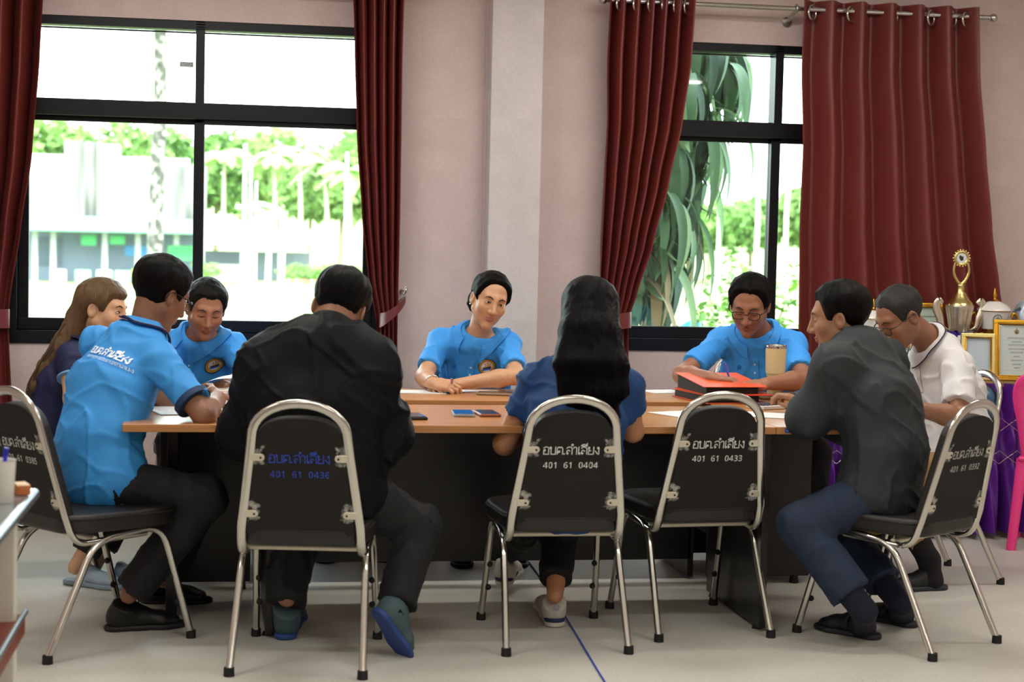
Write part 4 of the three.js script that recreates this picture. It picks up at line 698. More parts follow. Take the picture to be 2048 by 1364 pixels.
// ---------- the ten people round the table ----------
const emblemTex = canvasTex(256, 256, (c, w) => {
  c.clearRect(0, 0, w, w); const R = (r, col) => { c.fillStyle = col; c.beginPath(); c.arc(128, 128, r, 0, 7); c.fill(); };
  R(126, '#0d1a33'); R(116, '#e0a632'); R(112, '#d9a03a'); c.fillStyle = '#6b3f14'; for (let i = 0; i < 40; i++) { const a = i / 40 * 6.283; c.save(); c.translate(128 + 97 * Math.cos(a), 128 + 97 * Math.sin(a)); c.rotate(a); c.fillRect(-8, -3, 15, 6); c.restore(); }
  R(82, '#e9c86a'); R(78, '#cfe3f2'); c.fillStyle = '#2f62c8'; c.fillRect(62, 158, 132, 18); c.fillStyle = '#3f78dc'; c.fillRect(74, 176, 108, 12);
  c.fillStyle = '#4a2d16'; c.beginPath(); c.moveTo(62, 138); c.lineTo(194, 134); c.lineTo(176, 160); c.lineTo(82, 160); c.fill();
  c.fillStyle = '#e88a2a'; for (const [x, y, a, b] of [[86, 76, 30, 56], [118, 62, 34, 70], [152, 80, 26, 50]]) { c.beginPath(); c.moveTo(x, y); c.quadraticCurveTo(x + a * 1.5, y + b / 2, x, y + b); c.lineTo(x + a, y + b); c.quadraticCurveTo(x + a * 1.3, y + b / 2, x + a, y); c.fill(); }
});
const emblemMat = M(0xffffff, 0.6, { map: emblemTex, transparent: true, side: THREE.DoubleSide });
const emblem = (u, v) => ({ name: 'emblem', u, v, w: 0.076, h: 0.076, mat: emblemMat });
const leafLogo = M(0xffffff, 0.6, { side: THREE.DoubleSide, transparent: true, map: canvasTex(64, 64, (c) => { c.clearRect(0, 0, 64, 64); c.strokeStyle = '#1f63ad'; c.lineWidth = 5; c.beginPath(); c.ellipse(34, 30, 20, 13, -0.9, 0, 7); c.moveTo(14, 58); c.lineTo(44, 18); c.stroke(); }) });
const smallLogo = (u, v) => ({ name: 'logo', u, v, w: 0.03, h: 0.03, mat: leafLogo });
const POLO = 0x3a9bf0;

const pWoman = person('woman in a blue polo shirt with tied black hair holding a pen, looking aside', {
  head: { c: V(1.183, 1.131, 1.195), h: 6, p: 10, r: 13, s: 0.96 }, neck: V(1.154, 0.947, 1.078), sL: V(1.274, 0.934, 1.14), sR: V(0.995, 0.946, 1.031), eL: V(1.284, 0.817, 1.332), wL: V(1.022, 0.787, 1.411), eR: V(0.898, 0.802, 1.236), wR: V(0.909, 0.792, 1.432),
  hip: V(1.184, 0.511, 0.845), hipH: 0, k: 0.92, skin: 0xc89874, lip: 0xa5555a, eyesOpen: 1, gaze: 0.1, earring: 1, seed: 3, hR: { dir: V(0.95, -0.12, 0.35), curl: 0.75, back: V(-0.1, 0.8, 0.5) }, hL: { dir: V(-0.95, 0.0, 0.2), curl: 0.8 },
  hair: { top: 0.016, low: 0.01, line: 0.092, nape: -0.09, side: -0.02, clump: 0.001, mat: darkHair }, clothes: { color: POLO, placket: 1, decals: [emblem(0.078, 0.17), smallLogo(-0.07, 0.2)], open: 0.55 } });
pWoman.put('hair_bun', (() => { const c = pWoman.F.world(-0.03, -0.03, -0.115); return fitNets((x, y, z) => ell(x, y, z, c.x, c.y, c.z, 0.038, 0.05, 0.035) + 0.004 * noise(x * 60, y * 60, z * 60), [c], 0.07, 0.005); })(), darkHair);

const pTumbler = person('man in glasses and a blue polo shirt writing behind the cream tumbler', {
  head: { c: V(2.311, 1.135, 1.347), h: -26, p: 25, r: 3, s: 1.03 }, neck: V(2.403, 1.006, 1.207), sL: V(2.529, 0.964, 1.292), sR: V(2.254, 0.969, 1.143), eL: V(2.5, 0.828, 1.539), wL: V(2.277, 0.823, 1.704), eR: V(2.013, 0.83, 1.354), wR: V(2.063, 0.841, 1.647),
  hip: V(2.507, 0.54, 1.018), hipH: -5, k: 1.0, skin: 0x9c6a50, lip: 0x83473c, seed: 8, hR: { curl: 0.8, dir: V(0.9, -0.1, 0.3) }, hL: { curl: 0.45, dir: V(-0.95, -0.15, 0.3), back: V(0, 0.95, 0.35) },
  glasses: {}, hair: { top: 0.018, low: 0.004, line: 0.09, front: 0.1, nape: -0.075 }, clothes: { color: POLO, placket: 1, decals: [smallLogo(-0.07, 0.2)] } });

const pNotebook = person('smiling man in a blue polo shirt reading an open notebook', {
  head: { c: V(-0.033, 1.067, 1.011), h: 8, p: 20, r: 4, s: 1.0 }, neck: V(-0.054, 0.937, 0.873), sL: V(0.085, 0.907, 0.939), sR: V(-0.19, 0.9, 0.811), eL: V(0.153, 0.792, 1.14), wL: V(0.054, 0.774, 1.348), eR: V(-0.229, 0.78, 1.045), wR: V(-0.11, 0.762, 1.32),
  hip: V(-0.044, 0.527, 0.654), hipH: 2, k: 0.98, skin: 0xa27056, lip: 0x8c4c40, seed: 12, hair: { top: 0.016, low: 0.004, line: 0.078, nape: -0.07, mat: greyHair }, clothes: { color: POLO, placket: 1, decals: [emblem(0.1, 0.17)] } });

person('man in a blue polo shirt leaning on his hand, hidden behind the black jacket', {
  head: { c: V(0.564, 1.041, 0.911), h: 2, p: 12, r: 10, s: 1.0 }, neck: V(0.555, 0.905, 0.816), sL: V(0.686, 0.882, 0.921), sR: V(0.413, 0.884, 0.793), eL: V(0.741, 0.759, 1.161), wL: V(0.652, 0.895, 1.057), eR: V(0.352, 0.761, 1.094), wR: V(0.465, 0.764, 1.368),
  hip: V(0.583, 0.5, 0.641), hipH: 3, k: 1.0, skin: 0xa27056, seed: 15, glasses: {}, hL: { dir: V(-0.15, 0.97, -0.1), back: V(0.8, 0.1, 0.5), curl: 0.5 }, hair: { top: 0.018, low: 0.006 }, clothes: { color: POLO, placket: 1, collarMat: M(0x10182a, 0.7) } });

const wavy = (pts, r, n, seedy) => { const out = []; for (let i = 0; i < n; i++) { const a = rr(-1, 1), b = rr(-1, 1), ph = rr(0, 6); out.push(tube(pts.map((p, j) => V(p.x + a * r[j] + 0.012 * Math.sin(ph + j * 1.5) * (j / pts.length), p.y, p.z + b * r[j] + 0.012 * Math.cos(ph + j * 1.7) * (j / pts.length))), 0.0055, 0.004, { n: 5, steps: 18, taper: (t) => 1 - 0.75 * t * t })); } return out; };
const blondeMat = M(0x6d5233, 0.45, { bumpMap: hairBump, bumpScale: 0.003 });
{
  const hairPath = [V(-0.482, 1.128, 1.459), V(-0.529, 1.038, 1.456), V(-0.597, 0.933, 1.481), V(-0.661, 0.847, 1.495), V(-0.695, 0.773, 1.504), V(-0.71, 0.692, 1.506)];
  const st = [[0.085, 0.07], [0.075, 0.058], [0.06, 0.044], [0.042, 0.034], [0.03, 0.026], [0.012, 0.012]].map(([a, b], i) => ({ p: hairPath[i], a, b, l: V(0.6, 0.3, 0.75).normalize() }));
  person('blonde woman in a navy polo shirt with long wavy hair', {
    head: { c: V(-0.438, 1.078, 1.5), h: 66, p: 8, r: 4, s: 0.97 }, neck: V(-0.509, 0.936, 1.445), sL: V(-0.485, 0.9, 1.269), sR: V(-0.56, 0.901, 1.591), eL: V(-0.426, 0.706, 1.371), wL: V(-0.267, 0.729, 1.6), eR: V(-0.539, 0.737, 1.706), wR: V(-0.364, 0.722, 1.787),
    hip: V(-0.677, 0.477, 1.443), hipH: 95, aL: V(-0.455, 0.065, 1.607), aR: V(-0.525, 0.077, 1.716), kL: V(-0.306, 0.394, 1.512), kR: V(-0.326, 0.392, 1.711), k: 0.92, skin: 0xd3a480, lip: 0xb06058, eyesOpen: 1, gaze: 0.6, seed: 21,
    shoe: { mat: M(0x9fb4c6, 0.5), sole: M(0x8899aa, 0.6), kind: 'slipper' }, fL: { heel: V(-0.456, 0, 1.583), toe: V(-0.237, 0, 1.677) }, fR: { heel: V(-0.569, 0, 1.638), toe: V(-0.338, 0, 1.79) },
    hair: { top: 0.016, low: 0.012, line: 0.06, nape: -0.09, side: -0.03, mat: blondeMat, mass: [st], strand: 0.005, locks: wavy(hairPath, [0.04, 0.05, 0.045, 0.036, 0.03, 0.024], 80) },
    clothes: { color: 0x111644, cuff: M(0x6f9fd6, 0.6), cuffLen: 0.004, sleeve: 0.5, low: 0.07 }, trousers: { color: 0x08080b, end: 0.8 } });
}

const backText = canvasTex(1024, 384, (c, w, h) => { c.clearRect(0, 0, w, h); const t = 'อบต.ลำเลียง', s = 120; c.save(); thai(c, t, 20, 215, s * 0.98, 24, '#e9f3fb'); c.restore(); const t2 = 'องคการบรหารสวนตาบลลาเลยง'; thai(c, t2, 30, 320, 980 / thaiWidth(t2) * 0.98, 7, '#d8eafa'); });
const pPrint = person('man in a light blue polo shirt with thai print on his back', {
  head: { c: V(-0.188, 1.171, 2.299), h: 128, p: 22, r: -4, s: 1.04 }, neck: V(-0.249, 1.049, 2.337), sL: V(-0.418, 0.988, 2.189), sR: V(-0.186, 0.95, 2.495), eL: V(-0.176, 0.764, 2.071), wL: V(-0.038, 0.795, 2.093), eR: V(-0.029, 0.776, 2.634), wR: V(0.019, 0.818, 2.437),
  hip: V(-0.375, 0.53, 2.508), hipH: 127, kR: V(-0.022, 0.477, 2.551), kL: V(-0.041, 0.418, 2.216), aR: V(-0.28, 0.131, 2.527), aL: V(-0.166, 0.111, 2.162), k: 1.02, skin: 0x8e6148, seed: 27, bend: 0.05, girth: 1.0,
  hR: { dir: V(-0.1, 0.1, -1), back: V(0.7, 0.65, 0), curl: 0.7 }, hL: { dir: V(0.9, -0.05, 0.2), curl: 0.6 },
  fR: { heel: V(-0.358, 0, 2.506), toe: V(-0.101, 0, 2.444) }, fL: { heel: V(-0.252, 0, 2.031), toe: V(-0.01, 0, 2.046) }, shoe: { mat: M(0x0b0b0c, 0.5) },
  glasses: {}, hair: { top: 0.021, low: 0.007, line: 0.075, nape: -0.11 },
  clothes: { color: 0x3795df, sleeve: 0.78, cuffR: 0.06, cuff: M(0x14375f, 0.7), cuffLen: 0.02, stripe: M(0x4a2434, 0.7), low: 0.1, flare: 0.012, fold: 0.012, open: 0.5, decals: [{ name: 'back_print', back: 1, u: -0.088, v: 0.17, w: 0.21, h: 0.085, mat: M(0xffffff, 0.65, { map: backText, transparent: true, side: THREE.DoubleSide }) }] } });

person('man in a black jacket bent over the table, seen from behind', {
  head: { c: V(0.413, 1.15, 2.85), h: 172, p: 34, r: -12, s: 1.04 }, neck: V(0.375, 1.071, 2.95), sL: V(0.169, 0.976, 2.9), sR: V(0.512, 0.982, 2.979), eL: V(0.103, 0.722, 2.741), wL: V(0.228, 0.754, 2.517), eR: V(0.583, 0.736, 2.843), wR: V(0.576, 0.78, 2.575),
  hip: V(0.358, 0.55, 2.876), hipH: 174, kL: V(0.307, 0.422, 2.6), kR: V(0.701, 0.413, 2.821), aL: V(0.261, 0.153, 2.71), aR: V(0.62, 0.188, 2.942), k: 1.05, skin: 0x966a51, seed: 33, bend: 0.06, chestA: 0.18,
  fL: { heel: V(0.253, 0, 2.717), toe: V(0.311, 0, 2.253) }, fR: { heel: V(0.541, 0.157, 3.012), toe: V(0.64, 0, 2.949) }, shoe: { mat: M(0x3c5258, 0.7), sole: M(0x23407e, 0.6), logo: M(0x49c23d, 0.5) },
  hair: { top: 0.022, low: 0.004, line: 0.075, nape: -0.07, side: -0.01, taper: 0.05 }, hR: { dir: V(0.2, -0.1, -1), curl: 0.7 },
  clothes: { name: 'jacket', blend: 0.1, color: 0x080a0d, rough: 0.62, sleeve: 1.85, fat: 0.014, off: 0.03, low: 0.13, flare: 0.03, fold: 0.015,  stand: 1, neckUp: 0.06, collarR: 0.07, open: 0.2, collarUp: 0.006, extra: { specularIntensity: 0.35, sheen: 0.12, sheenColor: new THREE.Color(0x454b55) } }, trousers: { color: 0x08090c, fold: 0.016, end: 1.05 } });

{
  const hp = [V(1.307, 1.195, 2.686), V(1.287, 1.086, 2.79), V(1.277, 0.979, 2.866), V(1.284, 0.878, 2.893), V(1.308, 0.792, 2.892), V(1.342, 0.712, 2.872)];
  const st = [[0.098, 0.085], [0.108, 0.07], [0.135, 0.05], [0.145, 0.038], [0.115, 0.028], [0.06, 0.014]].map(([a, b], i) => ({ p: hp[i], a, b, l: V(0.99, -0.08, 0.1).normalize() }));
  person('woman in a dark blue tee shirt with very long straight black hair, seen from behind', {
    head: { c: V(1.311, 1.123, 2.66), h: 172, p: 18, r: -4, s: 1.0 }, neck: V(1.285, 0.996, 2.744), sL: V(1.121, 0.915, 2.701), sR: V(1.42, 0.901, 2.793), eL: V(1.02, 0.678, 2.636), wL: V(1.167, 0.731, 2.353), eR: V(1.469, 0.734, 2.71), wR: V(1.465, 0.749, 2.444),
    hip: V(1.238, 0.499, 2.755), hipH: 178, kL: V(1.16, 0.354, 2.313), kR: V(1.297, 0.35, 2.317), aL: V(1.16, 0.16, 1.979), aR: V(1.231, 0.12, 2.563), k: 0.97, skin: 0xb67f5c, seed: 41, bend: 0.05, face: 0,
    fL: { heel: V(1.131, 0.046, 2.022), toe: V(1.21, 0.064, 1.79) }, fR: { heel: V(1.234, 0, 2.583), toe: V(1.271, 0, 2.151) }, shoe: { mat: M(0xc3beb2, 0.65), sole: M(0xcfcac0, 0.6), band: M(0x1c2550, 0.6), tab: M(0x9a98a0, 0.5) },
    hair: { top: 0.018, low: 0.016, nape: -0.09, side: -0.05, mat: blackGloss, mass: [st], strand: 0.0018, cell: 0.005 },
    clothes: { name: 'tee_shirt', color: 0x063a70, collar: 0, sleeve: 0.56, cuffR: 0.064, low: 0.08, fold: 0.014, flare: 0.006 }, trousers: { color: 0x07080b, end: 0.8, hem: 0.046 } });
}

const pGrey = person('man in a dark grey jacket and blue jeans leaning on the end table', {
  head: { c: V(2.282, 1.136, 2.541), h: 244, p: 8, r: 2, s: 1.04 }, neck: V(2.331, 1.046, 2.585), sL: V(2.189, 0.976, 2.758), sR: V(2.486, 0.975, 2.504), eL: V(2.106, 0.784, 2.714), wL: V(2.234, 0.79, 2.471), eR: V(2.416, 0.714, 2.283), wR: V(2.291, 0.775, 2.218),
  hip: V(2.38, 0.52, 2.756), hipH: 232, kL: V(2.05, 0.415, 2.828), kR: V(2.323, 0.392, 2.347), aL: V(2.247, 0.137, 2.979), aR: V(2.472, 0.117, 2.755), k: 1.02, skin: 0xa27558, lip: 0x8a5040, seed: 52, bend: 0.06,
  fL: { heel: V(2.359, 0, 2.837), toe: V(2.215, 0, 2.633) }, fR: { heel: V(2.57, 0, 2.657), toe: V(2.461, 0, 2.444) }, shoe: { kind: 'slipper', mat: M(0x14161c, 0.6), sole: M(0x1b1d24, 0.6), sock: M(0x0d1024, 0.9) },
  hair: { top: 0.017, low: 0.006, line: 0.074, nape: -0.085, side: -0.005, taper: 0.04 },
  clothes: { name: 'jacket', color: 0x22292b, rough: 0.75, sleeve: 1.9, fat: 0.01, blend: 0.07, off: 0.026, low: 0.06, flare: 0.012, fold: 0.013, stand: 1, neckUp: 0.05, open: 0.3, collarR: 0.068, collarUp: -0.01 },
  trousers: { color: 0x16273f, end: 0.8, hem: 0.058, extra: { bumpMap: clothBump, bumpScale: 0.0006 } } });

const horseLogo = M(0xffffff, 0.6, { side: THREE.DoubleSide, transparent: true, map: canvasTex(64, 64, (c) => { c.clearRect(0, 0, 64, 64); c.fillStyle = '#1a2140'; c.beginPath(); c.ellipse(32, 30, 14, 8, -0.3, 0, 7); c.fill(); c.fillRect(36, 10, 8, 18); c.fillRect(18, 34, 4, 18); c.fillRect(38, 34, 4, 20); c.fillRect(46, 12, 8, 5); c.fillRect(10, 22, 10, 4); }) });
person('grey haired man in glasses and a white polo shirt looking down at the table', {
  head: { c: V(2.853, 1.109, 1.725), h: 282, p: 32, r: 0, s: 1.06 }, neck: V(3.023, 1.01, 1.659), sL: V(3.075, 0.92, 1.835), sR: V(3.042, 0.904, 1.505), eL: V(3.019, 0.713, 1.98), wL: V(2.789, 0.76, 2.06), eR: V(2.905, 0.663, 1.638), wR: V(2.685, 0.741, 1.85),
  hip: V(3.068, 0.475, 1.728), hipH: 268, kL: V(2.712, 0.446, 1.974), kR: V(2.845, 0.42, 1.642), aL: V(2.922, 0.121, 1.957), aR: V(2.771, 0.094, 1.801), k: 1.04, skin: 0x93654c, lip: 0x80463a, seed: 61, bend: 0.06, girth: 1.08,
  fL: { heel: V(2.991, 0, 1.959), toe: V(2.774, 0, 1.968) }, fR: { heel: V(2.901, 0, 1.653), toe: V(2.672, 0, 1.664) }, shoe: { kind: 'slipper', mat: M(0x1a1c20, 0.6), sole: M(0x2c3238, 0.6), sock: M(0x101014, 0.9) },
  glasses: { y: -0.002 }, hair: { top: 0.007, low: 0.002, line: 0.085, nape: -0.06, side: 0.002, taper: 0.06, clump: 0.002, mat: M(0x2c2826, 0.6, { bumpMap: hairBump, bumpScale: 0.003 }) },
  clothes: { color: 0xd9d6d6, stripe: M(0x2a1c40, 0.7), placket: 1, buttonMat: M(0xb8b4b0, 0.4), sleeve: 0.74, cuffR: 0.068, flare: 0.02, low: 0.06, fold: 0.015, decals: [{ name: 'logo', u: 0.05, v: 0.55, w: 0.032, h: 0.036, mat: horseLogo }] },
  trousers: { color: 0x9c7d4c, fold: 0.016, end: 0.72 } });
if (0) for (const o of scene.children) if (o.userData.lengths) console.log(o.name, o.userData.lengths);
for (const o of scene.children) delete o.userData.lengths;

// ---------- things on the meeting tables ----------
const paperMat = M(0xf2f1ee, 0.7), printTex = canvasTex(256, 360, (c, w, h) => { c.fillStyle = '#f4f3f0'; c.fillRect(0, 0, w, h); c.fillStyle = '#8c8c90'; for (let y = 40; y < 320; y += 14) { let x = 24; while (x < 225) { const l = rr(8, 30); c.fillRect(x, y, l, 3); x += l + rr(4, 8); } } });
const printedPaper = M(0xffffff, 0.7, { map: printTex });
function paper(label, p, turn, w = 0.21, d = 0.297, sheets = 3, curl = 0) {
  const t = 0.0012 * sheets, g = thing('paper_stack', label, 'paper', V(p.x, TY + 0.0005, p.z), turn * RAD);
  for (let i = 0; i < sheets; i++) {
    const s = sheet((u, v) => V((u - 0.5) * w, t * (i + 1) / sheets + curl * Math.max(0, u - 0.55) ** 2 * (i === sheets - 1 ? 1 : 0.3), (v - 0.5) * d), 14, 8);
    const q = part('sheet', i === sheets - 1 ? s : bx(w, t / sheets, d, 0, t * (i + 0.5) / sheets, 0), i === sheets - 1 ? M(0xffffff, 0.7, { map: printTex, side: THREE.DoubleSide }) : paperMat, g); q.rotation.y = (i - sheets / 2) * 0.012;
  }
  return g;
}
function phone(label, p, turn, color, screen, clear) {
  const g = thing('mobile_phone', label, 'phone', V(p.x, TY + 0.0005, p.z), turn * RAD);
  part('case', rbx(0.08, 0.011, 0.16, 0.005, 0, 0.0055, 0), clear ? M(0xcfd6da, 0.2, { transmission: 0.6, thickness: 0.004 }) : color, g);
  part('screen', rbx(0.07, 0.0016, 0.148, 0.0006, 0, 0.0114, 0), M(screen, 0.08), g);
  part('camera_bump', rbx(0.022, 0.0014, 0.03, 0.0006, 0.02, 0.0005, -0.05), M(0x101012, 0.2), g);
  return g;
}
paper('white printed papers beside the left hand of the woman with the pen', V(0.84, 0.75, 1.411), 4, 0.24, 0.15, 4);
paper('white printed sheet under the pen hand of the woman', V(1.097, 0.75, 1.342), -3, 0.23, 0.12, 1);
paper('white papers behind the orange folders', V(1.946, 0.75, 1.293), 12, 0.16, 0.16, 2);
paper('loose white sheet in front of the orange folders', V(1.796, 0.75, 2.251), 24, 0.24, 0.2, 1);
paper('white sheet at the elbow of the grey jacket', V(2.12, 0.75, 2.309), -28, 0.25, 0.2, 2);
paper('white papers under the elbow of the man with thai print', V(-0.113, 0.75, 2.246), 14, 0.21, 0.297, 3);
paper('white paper beside the sleeve of the black jacket', V(0.079, 0.75, 2.104), -18, 0.21, 0.25, 2);
{
  const p = V(-0.015, 0.75, 1.437), g = thing('notebook', 'open white notebook with a curling page in front of the smiling man', 'notebook', V(p.x, TY + 0.001, p.z), -12 * RAD);
  part('cover', rbx(0.33, 0.004, 0.23, 0.0015, 0.03, 0.002, 0), M(0x26487d, 0.5), g);
  part('page_block', rbx(0.31, 0.012, 0.215, 0.002, 0.03, 0.01, 0), paperMat, g);
  part('turned_page', sheet((u, v) => { const a = u * 3.3; return V(-0.035 - 0.045 * Math.sin(a) + u * 0.16, 0.017 + 0.024 * (1 - Math.cos(a)), (v - 0.5) * 0.21); }, 24, 4), M(0xf2f1ee, 0.7, { side: THREE.DoubleSide }), g);
  part('page', bx(0.15, 0.0008, 0.21, -0.05, 0.0165, 0), paperMat, g);
}
phone('black mobile phone lying beside the black jacket', V(0.715, 0.75, 2.452), 4, M(0x0b0b0d, 0.35), 0x24262a);
phone('mobile phone in a clear case with a blue reflecting screen', V(0.914, 0.75, 2.335), -4, M(0x88909a, 0.2), 0x1d5fae, 1);
phone('brown mobile phone beside the clear cased phone', V(1.004, 0.75, 2.33), 2, M(0x9a5b44, 0.35), 0x2f2623);
phone('tan phone lying on the paper of the woman with the pen', V(1.171, 0.75, 1.5), 75, M(0x8f7a62, 0.4), 0x4c4238);
phone('dark phone with a rose rim beside the tumbler', V(2.469, 0.75, 1.491), 70, M(0xb07f78, 0.35), 0x2b2b30);
{
  const p = V(2.089, 0.75, 1.657), g = thing('folder_stack_file', 'thick orange file folder under the other orange folder', 'folder', V(p.x, TY + 0.0005, p.z), 9 * RAD);
  const orange = M(0xe2552a, 0.45), file = (gr, y, tilt) => {
    part('page_block', rbx(0.23, 0.027, 0.3, 0.002, 0, y + 0.017, 0), M(0x15161a, 0.6), gr);
    part('cover', rbx(0.28, 0.0025, 0.345, 0.001, 0.006, y + 0.0332, 0), orange, gr); part('cover', rbx(0.28, 0.0025, 0.345, 0.001, 0.006, y + 0.002, 0), orange, gr);
    part('spine', rbx(0.003, 0.029, 0.34, 0.001, -0.12, y + 0.0175, 0), M(0x141414, 0.5), gr);
  };
  g.name = 'file_folder'; file(g, 0);
  const h = thing('file_folder', 'orange file folder with a glossy raised cover on top of the other folder', 'folder', V(p.x + 0.004, TY + 0.0355, p.z - 0.004), 5 * RAD); h.name = 'file_folder_001'; file(h, 0);
  const wedge = (g0) => { const q = g0.attributes.position; for (let i = 0; i < q.count; i++) { const t = clamp((0.17 - q.getZ(i)) / 0.34, 0, 1); if (q.getY(i) > 0.02) q.setY(i, q.getY(i) + 0.032 * t); } g0.computeVertexNormals(); return g0; };
  for (const m of h.children) m.geometry = wedge(m.geometry.clone());
  part('loose_sheet', rbx(0.16, 0.001, 0.2, 0.0004, 0.09, 0.001, 0.1), M(0xc02c22, 0.5), h);
}
{
  const p = V(2.365, 0.75, 1.569), wl2 = thing('wallet', 'flat tan wallet under the cream tumbler', 'wallet', V(p.x + 0.02, TY + 0.0005, p.z + 0.0), 8 * RAD);
  part('cover', rbx(0.21, 0.01, 0.1, 0.004, 0, 0.005, 0), M(0x6d5436, 0.5), wl2); part('zip', rbx(0.205, 0.003, 0.003, 0.001, 0, 0.006, 0.05), M(0xb08c50, 0.3, { metalness: 0.8 }), wl2);
  const g = thing('tumbler', 'cream insulated tumbler with a steel rim standing on the tan wallet', 'tumbler', V(p.x, TY + 0.0108, p.z), 0), cream = M(0xd9c795, 0.4);
  part('body', lathe([[0, 0], [0.03, 0], [0.033, 0.004], [0.036, 0.085], [0.0375, 0.09], [0.0375, 0.095], [0.0415, 0.1], [0.0445, 0.207], [0.0425, 0.207], [0.04, 0.11], [0, 0.11]], 40), cream, g);
  part('rim', lathe([[0.043, 0.204], [0.0452, 0.205], [0.0455, 0.216], [0.043, 0.219], [0.041, 0.216], [0.041, 0.206]], 40), chrome, g);
  part('lid', lathe([[0, 0.206], [0.038, 0.206], [0.041, 0.21], [0.041, 0.213], [0, 0.213]], 32), M(0xdad6cc, 0.2), g);
  part('groove', lathe([[0.0378, 0.092], [0.0385, 0.094], [0.0378, 0.096]], 40), M(0xb3a578, 0.5), g);
}
{
  const p = V(2.192, 0.75, 2.013), g = thing('calculator', 'white calculator with grey keys beside the folders', 'calculator', V(p.x, TY + 0.0005, p.z), -62 * RAD);
  part('body', rbx(0.1, 0.016, 0.15, 0.004, 0, 0.008, 0), M(0xd8d8d6, 0.4), g); part('display', rbx(0.08, 0.002, 0.025, 0.0006, 0, 0.0168, -0.055), M(0x4d5a50, 0.15), g);
  for (let r = 0; r < 5; r++) for (let c = 0; c < 4; c++) part('key', rbx(0.016, 0.004, 0.014, 0.0012, -0.033 + c * 0.022, 0.0178, -0.026 + r * 0.022), M(0x3c4046, 0.5), g);
}
{
  const p = V(2.286, 0.75, 2.007), g = thing('pouch', 'small dark blue pouch beside the calculator', 'pouch', V(p.x, TY + 0.0005, p.z), 10 * RAD);
  part('body', rbx(0.08, 0.02, 0.05, 0.009, 0, 0.01, 0, 3), M(0x10263c, 0.5), g); part('zip', rbx(0.07, 0.003, 0.004, 0.001, 0, 0.02, 0), M(0x6f7c88, 0.3, { metalness: 0.7 }), g);
}
function pen(label, hand, color, up, len = 0.14) {
  const a = hand.grip.clone().addScaledVector(hand.Y, 0.0), d = up.clone().normalize(), g = thing('pen', label, 'pen', a, 0), q = new THREE.Quaternion().setFromUnitVectors(V(0, 1, 0), d); g.quaternion.copy(q);
  part('barrel', lathe([[0.0012, -0.035], [0.0042, -0.02], [0.0045, len - 0.045], [0.003, len - 0.035], [0, len - 0.035]], 12), color, g); part('tip', lathe([[0.0004, -0.042], [0.0014, -0.034]], 8), chrome, g); part('clip', rbx(0.002, 0.035, 0.003, 0.0007, 0.0055, len - 0.06, 0), chrome, g);
  return g;
}
pen('lilac pen in the hand of the woman with tied hair', pWoman.hands.R, M(0xb18be0, 0.3), V(-0.15, 0.35, 0.9), 0.13);
pen('blue clear pen in the hand of the man with the tumbler', pTumbler.hands.R, M(0x4a62d8, 0.2), V(-0.35, 0.85, 0.1));
pen('brown pencil in the hand of the man with thai print', pPrint.hands.R, M(0x6a4632, 0.5), V(-0.75, 0.55, -0.2), 0.15);
{ // bracelet of the woman with the pen
  const c = V(0.913, 0.795, 1.432), e = V(0.898, 0.802, 1.236), d = c.clone().sub(e).normalize(), g = new THREE.TorusGeometry(0.0285, 0.003, 8, 28).applyQuaternion(new THREE.Quaternion().setFromUnitVectors(V(0, 0, 1), d)).translate(...mixv(e, c, 0.95).toArray());
  const b = solo('bracelet', g, M(0xe6e4de, 0.12, { metalness: 1 }), 'silver bracelet on the wrist of the woman with the pen', 'bracelet');
}

// ---------- blue cable on the floor ----------
solo('network_cable', tube([V(1.377, 0.004, 1.007), V(1.341, 0.004, 1.855), V(1.288, 0.004, 2.661), V(1.239, 0.004, 3.384), V(1.202, 0.004, 4.099)], 0.003, 0.003, { n: 8 }), M(0x1b3fae, 0.45), 'thin blue cable running straight across the floor under the tables', 'cable');

